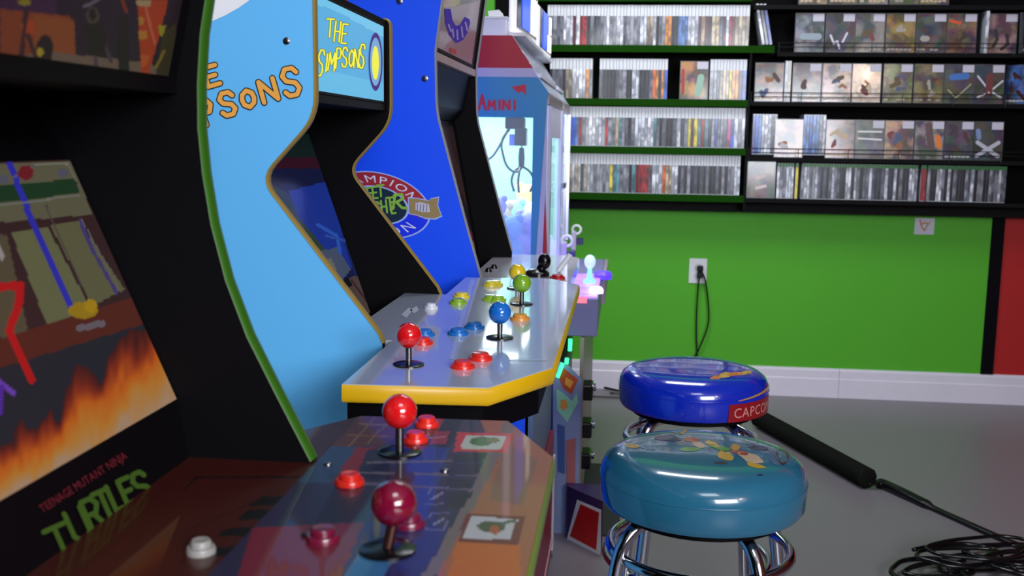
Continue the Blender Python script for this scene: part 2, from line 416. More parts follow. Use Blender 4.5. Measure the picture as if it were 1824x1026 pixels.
row(X(978, 0), X(1056, 0), LZ[1], [(3, K), (2, ['beige', 'white']), (2, ['white']), (1, ['orange']), (1, K)], 'white', 'short left block, second left shelf row')
row(X(1066, 0), X(1188, 0), LZ[1], [(3, K), (2, G), (4, ['dark', 'grey', 'white']), (1, Wt), (3, ['blue', 'dark', 'orange'])], 'white', 'middle block, second left shelf row')
row(X(1262, 0), X(1331, 0), LZ[1], [(2, ['yellow', 'grey']), (2, ['beige']), (2, ['orange', 'yellow']), (1, ['maroon']), (2, ['blue', 'white'])], 'white', 'short right block, second left shelf row')
row(X(1014, 0), X(1329, 0), LZ[2], [(2, ['blue', 'white']), (2, ['grey', 'red']), (3, Wt), (4, ['beige', 'grey', 'red']), (4, ['grey', 'teal', 'dark']), (5, ['white', 'white', 'white', 'teal']), (3, K), (3, Wt), (3, ['yellow', 'maroon', 'grey']), (2, ['red', 'teal']), (2, K), (4, ['pink', 'blue', 'grey']), (3, Wt)], 'white', 'third left shelf row')
row(X(1016, 0), X(1327, 0), LZ[3], [(3, ['dark', 'beige', 'white']), (4, ['grey']), (1, ['yellow']), (4, ['teal', 'grey', 'dark']), (3, ['grey', 'red']), (2, Wt), (2, ['beige', 'orange']), (1, ['white']), (10, ['grey', 'dark']), (2, Wt)], 'white', 'lowest left shelf row')
row(X(1342, 0), X(1389, 0), RZ[2]+.012, [(1, ['white', 'blue', 'dark']), (1, ['grey', 'white'])], 'plain', 'first block, third right shelf row')
row(X(1433, 0), X(1477, 0), RZ[2]+.012, [(1, ['blue', 'white']), (1, ['blue', 'grey', 'white']), (1, ['white', 'dark'])], 'plain', 'second block, third right shelf row')
row(X(1390, 0), X(1421, 0), RZ[3], [(1, ['grey', 'white'])], 'green', 'left end of lowest right row')
row(X(1423, 0), X(1433, 0), RZ[3], [(1, ['yellow'])], 'green', 'lowest right shelf row')
row(X(1434, 0), X(1648, 0), RZ[3], [(1, ['grey', 'dark', 'white', 'grey'])]*3, 'green', 'lowest right row left of the red')
row(X(1649, 0), X(1660, 0), RZ[3], [(1, ['red'])], 'green', 'lowest right shelf row')
row(X(1661, 0), X(1805, 0), RZ[3], [(1, ['grey', 'dark', 'white', 'grey'])], 'green', 'lowest right row beyond the red')
tag(MB().box((.552, DS+.0, RZ[2]+.0005), (X(1389, 0), DS+.13, RZ[2]+.0115)).build('shelf_riser', shelf_black), 'black riser under the first block of cases, third right row', 'riser')
tag(MB().box((X(1432, 0), DS+.0, RZ[2]+.0005), (X(1478, 0), DS+.13, RZ[2]+.0115)).build('shelf_riser', shelf_black), 'black riser under the second block of cases, third right row', 'riser')
# the three cases leaning at the end of the top row
for k, c in enumerate(['white', 'grey', 'blue']):
    case(plain_case[.0125], (.574+k*.0162, DS+.004, LZ[0]+.010), c, ['leftmost leaning case with white spine beside the top left shelf row', 'middle leaning case with grey spine beside the top left shelf row', 'rightmost leaning case with blue spine beside the top left shelf row'][k], 'leaning cases beside the divider', tilt=-.20)
    bpy.context.collection.objects[-1].location.x += .028
# covers facing out
def cover_mesh(wd, h, name):
    mb = MB(); mb.box((-wd/2, 0, 0), (wd/2, .014, h), 0); mb.box((-wd/2+.003, -.0008, .003), (wd/2-.003, .001, h-.003), 1)
    o = mb.build(name, [mat('clear_case_edge', (70, 72, 78), .25), cover_m]); me = o.data; bpy.data.objects.remove(o); return me
COVM = cover_mesh(.127, .172, 'game_case')
stick = MB().box((.012, -.0018, .136), (.060, -.0009, .168)).build('price_sticker', mat('price_sticker_paper', (205, 200, 215), .4)); stick_me = stick.data; bpy.data.objects.remove(stick)
cover_rnd = random.Random(11)
def cover(px, z, rgb, label, sticker=True, rz=0, dx=0, y=None, group='cover-out game cases on the right shelves', marks=None):
    o = bpy.data.objects.new('game_case', COVM); COL.objects.link(o)
    o.location = (PY(px, 150, DS).x+dx, y if y else DS-.004, z+.0006); o.rotation_euler = (-.04, 0, rz); o.color = (*srgb(rgb), 1)
    tag(o, label, 'game case', group)
    if sticker:
        s = bpy.data.objects.new('price_sticker', stick_me); COL.objects.link(s); s.parent = o
    if not marks and z > 0:
        q_ = cover_rnd; pale = q_.choice([(200, 196, 200), (170, 160, 150), (205, 180, 150)]); dark = q_.choice([(30, 26, 34), (70, 30, 24), (36, 44, 60), (90, 66, 30)])
        hx_, hz_ = q_.uniform(-.02, .02), q_.uniform(.07, .10)
        marks = []
        for _ in range(q_.randint(2, 4)):
            c_ = q_.choice([dark, dark, pale, (150, 90, 40), (60, 80, 120), (120, 40, 40)]); wd_ = q_.uniform(.008, .024); x_ = q_.uniform(-.035, .03); z_ = q_.uniform(.05, .12)
            marks.append((c_, [[(x_, z_), (x_+q_.uniform(-.018, .018), z_+q_.uniform(-.03, .02)), (max(-.04, min(.04, x_+q_.uniform(-.03, .03))), z_-q_.uniform(0, .03))]], wd_))
        marks += [
                 (pale, [[(-.052+i*.018, .016+q_.uniform(-.002, .002)), (-.044+i*.018, .016)] for i in range(6) if q_.random() < .8], .009)]
    if marks:
        mb = MB(); fn = lambda a, b: Vector((a, -.0012, b))
        for c_, op in enumerate(marks):
            for seg in op[1]: stroke(mb, seg, op[2], fn, c_)
        m = mb.build('cover_mark', [mat('mark_%d_%d_%d' % op[0], op[0], .4) for op in marks], recalc=False); m.parent = o
    return o
r1 = [(1437, (150, 155, 165), 'grey and white cover'), (1491, (50, 45, 65), 'dark cover with white splash'), (1544, (140, 140, 140), 'silvery grey cover'),
      (1598, (170, 130, 50), 'golden yellow cover'), (1652, (90, 70, 60), 'brown and olive cover'), (1706, (140, 100, 60), 'orange and grey cover')]
for k, (p, c, l) in enumerate(r1):
    mk = [((215, 215, 225), [[(-.04, .075), (-.025, .04), (-.01, .05), (.0, .02)], [(.03, .085), (.012, .045)]], .009)] if k == 1 else \
         [((150, 165, 175), [[(-.028, .07), (.04, .07)]], .028)] if k == 0 else [((225, 80, 30), [[(-.05, .14), (-.01, .13)]], .012)] if k == 5 else None
    cover(p, RZ[0], c, '%s facing out, %s on the upper right shelf' % (l, ['leftmost', 'second from left', 'third from left', 'fourth from left', 'fifth from left', 'sixth from left'][k]), marks=mk)
case(plain_case[.0142], (PY(1748, 150, DS).x, DS-.02, RZ[0]+.0006), 'white', 'white upright case edge-on between covers, right end of upper right shelf', 'single case edge-on')
cover(1778, RZ[0], (165, 130, 125), 'beige cover with two dark figures on the upper right shelf', marks=[((35, 20, 20), [[(-.028, .10), (-.02, .06), (-.035, .03)], [(.02, .08), (.025, .04), (.0, .02)]], .014)])
cover(1816, RZ[0], (95, 80, 90), 'dim grey angled cover at the far right of the upper right shelf', rz=.7, sticker=False, dx=.03)
r2 = [(1370, (165, 125, 105), 'brown glary cover beside the divider'), (1437, (175, 145, 130), 'pale brown glary cover'), (1490, (210, 175, 160), 'glare-tinted peach and white cover'),  # warm glare is put into the colours of the left-hand covers
      (1543, (225, 205, 200), 'pale pink cover tinted by lamp glare'), (1599, (130, 140, 75), 'olive green cover with pale bars'), (1654, (140, 120, 55), 'olive and brown cover'),
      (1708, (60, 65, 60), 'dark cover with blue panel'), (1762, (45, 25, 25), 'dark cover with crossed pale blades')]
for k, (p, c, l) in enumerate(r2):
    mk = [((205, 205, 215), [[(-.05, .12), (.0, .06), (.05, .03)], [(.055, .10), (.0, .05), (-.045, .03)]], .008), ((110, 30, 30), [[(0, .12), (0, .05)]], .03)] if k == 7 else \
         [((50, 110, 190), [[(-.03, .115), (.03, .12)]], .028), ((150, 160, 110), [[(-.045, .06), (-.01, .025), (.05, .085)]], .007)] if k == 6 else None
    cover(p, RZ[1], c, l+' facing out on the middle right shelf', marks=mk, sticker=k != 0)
for q in range(2):
    case(plain_case[.0142], (PY(1400+q*5.6, 150, DS).x, DS-.003, RZ[1]+.0006), ['grey', 'beige'][q], ['grey', 'beige'][q]+' spine standing between the first two covers of the middle right shelf', 'two spines among covers')
cover(1806, RZ[1], (60, 110, 200), 'blue angled cover at the far right of the middle right shelf', rz=-.9, sticker=False, dx=.015)
r3 = [(1410, (190, 140, 120), 'copper glary cover between two blocks of spines'), (1502, (165, 115, 105), 'glare-tinted dusty pink cover'), (1555, (110, 100, 105), 'grey cover with white reflection bars painted on'), (1608, (215, 165, 130), 'bright peach cover'),  # copper and dusty pink covers have warm glare in their colour
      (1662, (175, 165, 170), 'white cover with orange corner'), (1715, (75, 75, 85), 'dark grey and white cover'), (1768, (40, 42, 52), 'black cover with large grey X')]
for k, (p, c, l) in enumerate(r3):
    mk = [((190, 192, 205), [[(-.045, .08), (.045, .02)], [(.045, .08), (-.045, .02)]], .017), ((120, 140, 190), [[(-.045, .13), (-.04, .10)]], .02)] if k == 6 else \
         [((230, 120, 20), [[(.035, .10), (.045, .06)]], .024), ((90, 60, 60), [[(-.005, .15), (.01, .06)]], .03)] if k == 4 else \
         [((230, 225, 225), [[(-.05, .12), (.05, .12)], [(-.05, .09), (.05, .085)]], .008)] if k == 2 else None  # white bars: window-blind reflection drawn as cover marks
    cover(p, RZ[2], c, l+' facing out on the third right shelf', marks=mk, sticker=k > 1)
cover(1364, RZ[3]-.0, (110, 95, 90), 'small brown cover with pale marks at the left end of the lowest right shelf', sticker=False, marks=[((225, 205, 200), [[(-.02, .09), (.012, .10)], [(-.02, .045), (.02, .055)]], .013)])
cover(1236, LZ[1]-.0, (205, 140, 60), 'bright orange and yellow cover facing out on the second left shelf', group='cover among spines', marks=[((170, 30, 40), [[(-.05, .13), (-.048, .03)]], .014), ((150, 190, 170), [[(.03, .10), (.02, .03)]], .03)])
for k, p in enumerate((1440, 1493, 1546, 1600, 1653)):
    cover(p, RZ0, [(160, 140, 110), (110, 100, 60), (150, 140, 130), (90, 90, 70), (120, 110, 50)][k], ['beige', 'olive', 'pale grey', 'dark green', 'mustard'][k]+' cover whose foot shows at the top of the picture', group='covers cut by the top of the picture')

# sticker, outlet, cords, cable cover ----------------------------------
st = empty('wall_notice', (PY(1646, 403, D).x, D, PY(1646, 403, D).z), 'small white notice with orange squiggle on the green wall', 'notice')
c0 = PY(1630, 388, D); c1 = PY(1663, 418, D)
MB().box((c0.x, D-.0015, c1.z), (c1.x, D-.0003, c0.z)).build('paper', mat('notice_paper', (205, 205, 215), .6), st)
mb = MB(); fn = lambda a, b: Vector((c0.x+a, D-.0019, c1.z+b))
stroke(mb, [(.022, .066), (.032, .035), (.045, .018), (.06, .05), (.04, .055), (.03, .045)], .006, fn, 0)
stroke(mb, [(.05, .03), (.068, .06)], .005, fn, 1)
mb.build('drawing', [mat('orange_ink', (200, 110, 60), .5), mat('olive_ink', (170, 150, 60), .5)], st, recalc=False)

a = PY(1228, 460, D); b = PY(1258, 505, D)
ot = empty('wall_outlet', ((a.x+b.x)/2, D, (a.z+b.z)/2), 'white electrical outlet with two black plugs on the green wall', 'outlet')
MB().box((a.x, D-.006, b.z), (b.x, D, a.z)).build('cover_plate', white_pl, ot, bevel=.002)
cx = (a.x+b.x)/2; cz = (a.z+b.z)/2
for s_ in (-1, 1):
    MB().lathe([(.0175, 0), (.0175, .003), (.014, .004)], (cx, D-.010, cz+s_*.021), 20, 'Y').build('socket', mat('socket_white', (205, 205, 210), .4), ot, smooth=True)
for k, s_ in enumerate((1, -1)):
    pc = empty('power_cord', (cx, D-.012, 0.0), ['black power cord from the upper socket, swinging right', 'black power cord from the lower socket, hanging straight'][k], 'cord', 'power cords at the outlet')
    zz = cz+s_*.016
    MB().box((cx+.008-.014, D-.047, zz-.014), (cx+.008+.014, D-.0115, zz+.014)).build('plug', black_gloss, pc, bevel=.005)
    if k == 0: pts = [(cx+.012, D-.04, zz-.01), (cx+.035, D-.035, zz-.06), (cx+.055, D-.03, cz-.17), (cx+.055, D-.03, cz-.26), (cx+.02, D-.03, cz-.37), (cx-.012, D-.032, cz-.44), (cx-.02, D-.04, .05), (cx-.10, D-.10, .006), (cx-.40, D-.12, .006)]
    else: pts = [(cx+.006, D-.04, zz-.01), (cx+.002, D-.035, zz-.06), (cx, D-.03, cz-.2), (cx+.004, D-.026, cz-.32), (cx+.014, D-.026, cz-.43), (cx+.02, D-.04, .05), (cx-.05, D-.16, .006), (cx-.5, D-.2, .006)]
    MB().tube(smooth_path(pts, 8), .0038, 8).build('cord', black_gloss, pc, smooth='all')
fl = lambda x, y, z=.006: PZ(x, y, z)
A_ = fl(1350, 752, .02); B_ = fl(1545, 862, .02)
n = 240; path = [A_.lerp(B_, i/n) for i in range(n+1)]
tag(MB().tube(path, [(.030 if i % 4 < 2 else .039) for i in range(n+1)], 10).build('cable_sleeve', mat('black_rubber', (16, 18, 14), .8, spec=.15), smooth='all'), 'thick ribbed black cable sleeve lying across the grey floor', 'cable sleeve').location.z = .02
C_ = fl(1575, 868); E_ = fl(1660, 905)
tag(MB().tube(smooth_path([B_+Vector((.003, -.003, 0)), fl(1562, 862, .02), C_+Vector((0, 0, .008)), fl(1610, 880, .012), E_, fl(1760, 950), fl(1900, 1010)], 8), [.006]*12+[.02]*20+[.012]*17, 10).build('cable', black_gloss, smooth='all'), 'black cable with a bulky joint running on from the ribbed sleeve', 'cable')
rnd = random.Random(3)
for k in range(7):
    cx_, cy_ = [1720, 1790, 1650, 1760, 1690, 1830, 1740][k], [1004, 985, 1014, 1022, 990, 1000, 975][k]
    a0 = rnd.uniform(0, 6); pts = []
    for j in range(15):
        an = a0+j*.62; rr = 1+.12*math.sin(j*1.7+k)-.02*j
        pts.append(fl(cx_+math.cos(an)*(62+k*6)*rr+j*2.0, cy_+math.sin(an)*(17+k)*rr, .008+k*.009+.002*math.sin(j)))
    tag(MB().tube(smooth_path(pts, 6), .0055+.001*(k % 3), 7).build('cable', black_gloss, smooth='all'),
        'thin black cable in the tangle on the floor at the lower right corner', 'cable', 'tangled cables at the lower right')
tag(MB().tube(smooth_path([fl(1040, 688), fl(1075, 690), fl(1112, 697), fl(1180, 700), fl(1260, 712)], 8), .005, 7).build('cable', black_gloss, smooth='all'), 'thin black cable along the foot of the baseboard behind the blue stool', 'cable')
tag(MB().box((.0-.12, 3.05, .0), (-.0+.02, 3.75, .008)).build('floor_shadow_sheet', mat('painted_floor_shadow', (45, 47, 46), .7, bump=.3)), 'dark flat sheet for the base shadow on the floor before the claw machine', 'painted shadow')  # dark sheet laid where the machine base shadows the floor

# ------------------------------------------------------------------ arcade parts
def profile(pxs, d, tail): return [(PY(x, y, d).x, PY(x, y, d).z) for x, y in pxs] + tail
def rounded(pts, r, idx, n=5):
    out = []
    for i, p in enumerate(pts):
        if i not in idx: out.append(Vector(p)); continue
        p = Vector(p); a = Vector(pts[i-1]); b = Vector(pts[(i+1) % len(pts)])
        ra = min(r, (a-p).length*.45, (b-p).length*.45)
        A = p+(a-p).normalized()*ra; B = p+(b-p).normalized()*ra
        for k in range(n+1): t = k/n; out.append(A*(1-t)**2+p*2*t*(1-t)+B*t*t)
    return out
def side_panel(prof, y0, th, mats, parent, front_n, mould, mr=.0095, outer=None):
    """prof: closed (x,z) outline, first front_n points are the front edge (top to bottom)"""
    P = [(p[0], y0, p[1]) for p in prof]
    mb = MB(); n = len(P)
    V = [Vector(p) for p in P]; off = Vector((0, th, 0))
    mb.add(V+[p+off for p in V], [tuple(range(n))[::-1]], 0)
    mb.f += [tuple(range(n, 2*n))]+[(i, (i+1) % n, (i+1) % n+n, i+n) for i in range(n)]; mb.m += [1]+[2]*n
    o = mb.build('side_panel', mats, parent)
    e = MB()
    fr = [Vector((p[0], y0+th/2, p[1])) for p in prof[:front_n]]
    vs = []; fs = []
    for i, p in enumerate(fr):
        a = fr[max(i-1, 0)]; b = fr[min(i+1, len(fr)-1)]; t = (b-a).normalized(); nn = Vector((-t.z, 0, t.x))
        if nn.x < 0: pass
        for q in range(7):
            an = math.pi*q/6; vs.append(p+Vector((0, -math.cos(an)*(th/2+.0012), 0))+nn*(math.sin(an)*.0035))
    for i in range(len(fr)-1):
        for q in range(6): fs.append((i*7+q, i*7+q+1, (i+1)*7+q+1, (i+1)*7+q))
    # keep the rounded cap on the outside of the outline
    cx = sum(p[0] for p in prof)/len(prof)
    e.add(vs, fs); ed = e.build('edge_moulding', mould, o, smooth='all', recalc=False)
    return o
def ball_stick(x, y, z, bm_, parent, r=.0165, h=.05, lean=(0, 0), shaft_m=None):
    j = MB().lathe([(.021, 0), (.021, .0018), (.019, .0025), (.004, .0028)], (x, y, z), 30).build('joystick', black_gloss, parent, smooth=True)
    tx, ty = x+lean[0], y+lean[1]
    MB().tube([(x, y, z+.001), (tx, ty, z+h)], .0042, 14).build('shaft', shaft_m or steel, j, smooth=True)
    MB().sphere((tx, ty, z+h+r*.75), r).build('ball', bm_, j, smooth='all')
    return j
def button(x, y, z, m, parent, r=.0145, tilt=0):
    return MB().lathe([(r, 0), (r, .003), (r*.92, .0048), (r*.74, .0048), (r*.72, .0038), (r*.70, .0085), (r*.6, .0098), (.0005, .0092)], (x, y, z), 28).build('button', m, parent, smooth=True)
def slab(outline, z1, th, m, parent, name='control_deck', edge=None, em=None, eh=None):
    """outline: (x,y) list counter clockwise; optional edge moulding wrapping it"""
    o = MB().prism([(x, y, z1-th) for x, y in outline], (0, 0, th)).build(name, m, parent)
    if edge:
        r = eh/2; P = [Vector((x, y, z1-r-.0008)) for x, y in edge]
        vs = []; fs = []; n = len(P)
        for i, p in enumerate(P):
            a = P[max(i-1, 0)]; b = P[min(i+1, n-1)]; t = (b-a).normalized(); nn = Vector((t.y, -t.x, 0))
            if 0 < i < n-1:
                t1 = (p-a).normalized(); t2 = (b-p).normalized(); nn = Vector((t1.y+t2.y, -(t1.x+t2.x), 0)); nn = nn.normalized()/max(.5, nn.length/2)
            for q in range(7): an = math.pi*q/6; vs.append(p+nn*(math.sin(an)*.0025)+Vector((0, 0, math.cos(an)*r)))
        for i in range(n-1):
            for q in range(6): fs.append((i*7+q, i*7+q+1, (i+1)*7+q+1, (i+1)*7+q))
        MB().add(vs, fs).build('edge_moulding', em, o, smooth='all', recalc=False)
    return o
XBACK = -.98
TH = .017

# ------------------------------------------------------------------ cabinet 1: brawler cabinet in the left foreground
dA = .904; nA = .415
tm = empty('arcade_cabinet', (-.6, (dA+nA)/2, 0), 'black arcade cabinet with flames on screen and green TURTLES lettering, left foreground', 'arcade cabinet')
fr = [(372, -60), (366, 0), (357, 60), (352, 150), (353, 230), (361, 310), (376, 400), (402, 500), (440, 600), (490, 700), (553, 822)]
pf = profile(fr, dA, [])
NF = len(pf)
pf += [(pf[-1][0], .70), (-.30, .66), (-.30, .3), (-.27, .28), (-.27, 0), (XBACK, 0), (XBACK, pf[0][1])]
side_panel(pf, dA, TH, [black, black, black], tm, NF, green_mould)
side_panel(pf, nA-TH, TH, [black, black, black], tm, NF, green_mould)
y0, y1 = nA+.0006, dA-.0008
def strip(x_z, name, m, th=.012, parent=tm, ya=y0, yb=y1, bevel=0):
    """sheet between the side panels following an (x,z) line"""
    mb = MB(); P = [Vector(p) for p in x_z]
    for a, b in zip(P, P[1:]):
        t = (b-a).normalized(); nn = Vector((-t.y, t.x))*th
        if nn.x > 0: nn = -nn
        mb.prism([(a.x, ya, a.y), (b.x, ya, b.y), (b.x+nn.x, ya, b.y+nn.y), (a.x+nn.x, ya, a.y+nn.y)], (0, yb-ya, 0))
    return mb.build(name, m, parent, bevel=bevel)
q = lambda x, y, d=dA: (PY(x, y, d).x, PY(x, y, d).z)
sT = q(125, 285); sB = q(315, 710); mB = q(314, 143); deckZ = .9
back = q(345, 850)
mtop = (mB[0]+.02, pf[0][1]-.01)
strip([mtop, mB], 'marquee_box', bezel)
strip([mB, (mB[0]-.14, mB[1]+.0), (sT[0]-.035, sT[1]+.05), (sT[0], sT[1])], 'speaker_panel', bezel)
dsx, dsz = (sB[0]-sT[0]), (sB[1]-sT[1])
strip([sT, sB], 'screen_surround', bezel)
strip([sB, (back[0], deckZ-.02)], 'lower_bezel', bezel)
strip([(XBACK, pf[0][1]-.02), (XBACK, .02)], 'back_panel', black, -.01)
MB().box((XBACK, y0, pf[0][1]-.018), (mtop[0], y1, pf[0][1]-.004)).build('top_panel', black, tm)
MB().box((-.318, y0, .02), (-.302, y1, .87)).build('front_panel', mat('dark_red_front', (50, 12, 10), .4), tm)
# marquee picture (plane between the panels)
def on_line(a, b, xoff, t0, t1, ya, yb):
    """quad on the sheet a->b lifted towards the player, between heights t0..t1, near ya to far yb"""
    a = Vector(a); b = Vector(b); t = (b-a).normalized(); nn = Vector((-t.y, t.x))
    if nn.x < 0: nn = -nn
    A = a.lerp(b, t0)+nn*xoff; B = a.lerp(b, t1)+nn*xoff
    return [(A.x, ya, A.y), (A.x, yb, A.y), (B.x, yb, B.y), (B.x, ya, B.y)]
mq_ops = [('p', [(0, 16), (125, 26), (132, 95), (0, 110)], (92, 38, 14)), ('p', [(60, 26), (132, 36), (135, 100), (60, 100)], (100, 48, 18)),
          ('p', [(0, 108), (85, 90), (140, 98), (250, 110), (315, 128), (315, 145), (0, 125)], (78, 62, 52)),
          ('p', [(100, 0), (245, 0), (245, 105), (140, 96), (134, 30), (100, 26)], (22, 8, 24)), ('p', [(0, 0), (100, 0), (100, 26), (0, 16)], (38, 12, 40)),
          ('e', (80, 88, 15, 26), (18, 6, 10)), ('e', (71, 93, 6, 8), (120, 105, 10)), ('p', [(38, 36), (60, 34), (62, 62), (40, 64)], (120, 42, 10)),
          ('s', [(48, 20), (42, 60), (36, 112)], (40, 16, 20), 9), ('s', [(50, 62), (68, 116)], (40, 16, 20), 8), ('e', (44, 4, 12, 6), (95, 85, 10)),
          ('p', [(245, 0), (300, 0), (285, 60), (262, 140), (252, 140)], (125, 38, 8)),
          ('p', [(246, 55), (262, 55), (262, 70), (248, 70)], (130, 85, 25)), ('p', [(246, 30), (256, 30), (256, 44), (248, 44)], (130, 85, 25)), ('p', [(250, 98), (268, 98), (260, 118), (252, 118)], (135, 60, 20)),
          ('p', [(282, 44), (296, 46), (290, 66), (284, 62)], (110, 100, 10)), ('s', [(258, 8), (276, 78)], (140, 70, 50), 4), ('p', [(243, 0), (270, 0), (268, 12), (243, 10)], (120, 100, 70)),
          ('p', [(290, 60), (313, 40), (313, 110), (300, 140), (278, 136), (280, 118)], (36, 34, 10)), ('s', [(292, 92), (278, 120)], (90, 75, 20), 5),
          ('s', [(150, 12), (175, 0)], (70, 62, 74), 6), ('s', [(164, 80), (170, 105), (172, 130)], (48, 38, 46), 6), ('s', [(188, 82), (198, 110)], (44, 34, 42), 6), ('s', [(218, 0), (225, 20)], (90, 30, 8), 6),
          ('e', (165, 28, 11, 16), (52, 40, 30)), ('e', (165, 26, 6, 11), (14, 8, 10)), ('p', [(207, 30), (228, 28), (231, 138), (212, 136)], (14, 6, 8)), ('p', [(150, 42), (186, 42), (188, 100), (160, 98)], (14, 8, 6))]
mq = on_line(mtop, mB, .0012, 0, .97, y0+.01, dA-.02)
art_grid('marquee_picture', mq, 220, 90, pxpaint((24, 9, 22), mq_ops), attr_mat('dim_backlit_print', .35, emit=.75, base=.25), tm)
# screen
def flames(q_, c):
    x, y = q_[:, 0], q_[:, 1]; h = (890-.571*x)-y
    nz = vnoise(x/22, h/60, 1)*.6+vnoise(x/9, h/28+x/40, 2)*.4
    top = 60+150*vnoise(x/38+h/300, x*0, 5)*.9+40*vnoise(x/13, h/40, 4)
    t = h/top+(nz-.5)*.35
    ramp = [(0, (168, 135, 105)), (.25, (185, 120, 40)), (.5, (190, 90, 8)), (.75, (130, 40, 4)), (1.0, (60, 14, 8))]
    m = t < 1
    for k in range(3): c[m, k] = np.interp(t[m], [r[0] for r in ramp], [r[1][k] for r in ramp])
    return c
sc_ops = [('p', [(-400, 300), (125, 287), (166, 382), (-400, 430)], (92, 88, 66)), ('p', [(-400, 370), (135, 318), (142, 345), (-400, 400)], (20, 52, 22)),
          ('p', [(20, 415), (85, 405), (165, 556), (85, 582)], (98, 98, 66)), ('p', [(90, 402), (140, 393), (222, 515), (165, 545)], (92, 90, 60)), ('p', [(-400, 430), (12, 418), (50, 590), (-400, 700)], (80, 70, 50)),
          ('s', [(18, 293), (58, 396), (125, 545)], (42, 40, 165), 11), ('s', [(60, 296), (20, 318)], (90, 85, 95), 4), ('s', [(62, 294), (122, 292)], (120, 118, 110), 3), ('s', [(122, 292), (134, 322)], (110, 108, 100), 3),
          ('s', [(82, 365), (100, 410), (145, 510)], (70, 64, 60), 3), ('s', [(142, 392), (162, 440), (208, 522)], (64, 52, 110), 6), ('s', [(146, 392), (215, 520)], (100, 96, 100), 2),
          ('s', [(0, 366), (140, 348)], (112, 112, 105), 3), ('e', (46, 308, 14, 13), (110, 20, 30)), ('e', (112, 308, 9, 8), (80, 80, 96)), ('e', (6, 320, 9, 8), (80, 80, 96)),
          ('p', [(-400, 770), (0, 606), (260, 520), (272, 572), (0, 656), (-400, 800)], (82, 30, 12)), ('p', [(-400, 800), (0, 656), (272, 572), (330, 700), (-400, 1100)], (30, 30, 38)),
          ('e', (148, 553, 26, 15), (150, 118, 0)), ('e', (162, 545, 12, 12), (165, 130, 0)), ('s', [(142, 585), (182, 576)], (100, 90, 96), 12), ('s', [(-10, 512), (36, 508), (34, 540), (16, 590), (56, 676)], (175, 8, 4), 15),
          ('s', [(-4, 435), (4, 460)], (150, 140, 140), 8), ('s', [(0, 680), (24, 700)], (105, 60, 170), 9), ('s', [(2, 690), (-2, 735)], (80, 35, 150), 12)]
sq = on_line(sT, sB, .0012, 0.0, 1.0, y0+.0, dA-.003)
art_grid('screen', sq, 210, 170, pxpaint((50, 26, 24), sc_ops, flames), attr_mat('lit_screen', .25, emit=.68, base=.1), tm)
# lettering on the lower bezel
def bez(px, py):
    a = Vector(sB); b = Vector((back[0], deckZ-.02)); t = (b-a).normalized(); nn = Vector((-t.y, t.x)); nn = nn if nn.x > 0 else -nn
    r = ray(px, py); N = Vector((nn.x, 0, nn.y)); p0 = Vector((a.x, 0, a.y))+N*.001
    return CAMP+r*((p0-CAMP).dot(N)/r.dot(N))
mb = MB()
TL = [('T', 108, 968, 40, 62), ('U', 139, 935, 30, 56), ('R', 166, 915, 26, 54), ('T', 187, 899, 30, 50), ('L', 206, 885, 18, 46), ('E', 227, 874, 20, 44), ('S', 252, 866, 24, 50)]
for ch, x, y, wd, ht in TL: letter(mb, ch, x, y, wd, ht, -24, 9, bez)
mb.build('lettering', mat('green_lettering', (60, 88, 20), .6), tm, recalc=False)
mb = MB(); p0 = Vector((76, 914)); p1 = Vector((228, 816))
def rt(u, v, U, off=0):
    p = p0.lerp(p1, u/U); nrm = Vector((.54, .84)); p = p-nrm*(v*15); return bez(p.x, p.y)
text_on(mb, 'TEENAGE MUTANT NINJA', rt, space=.10)
mb.build('lettering', mat('red_lettering', (110, 24, 36), .6), tm, recalc=False)
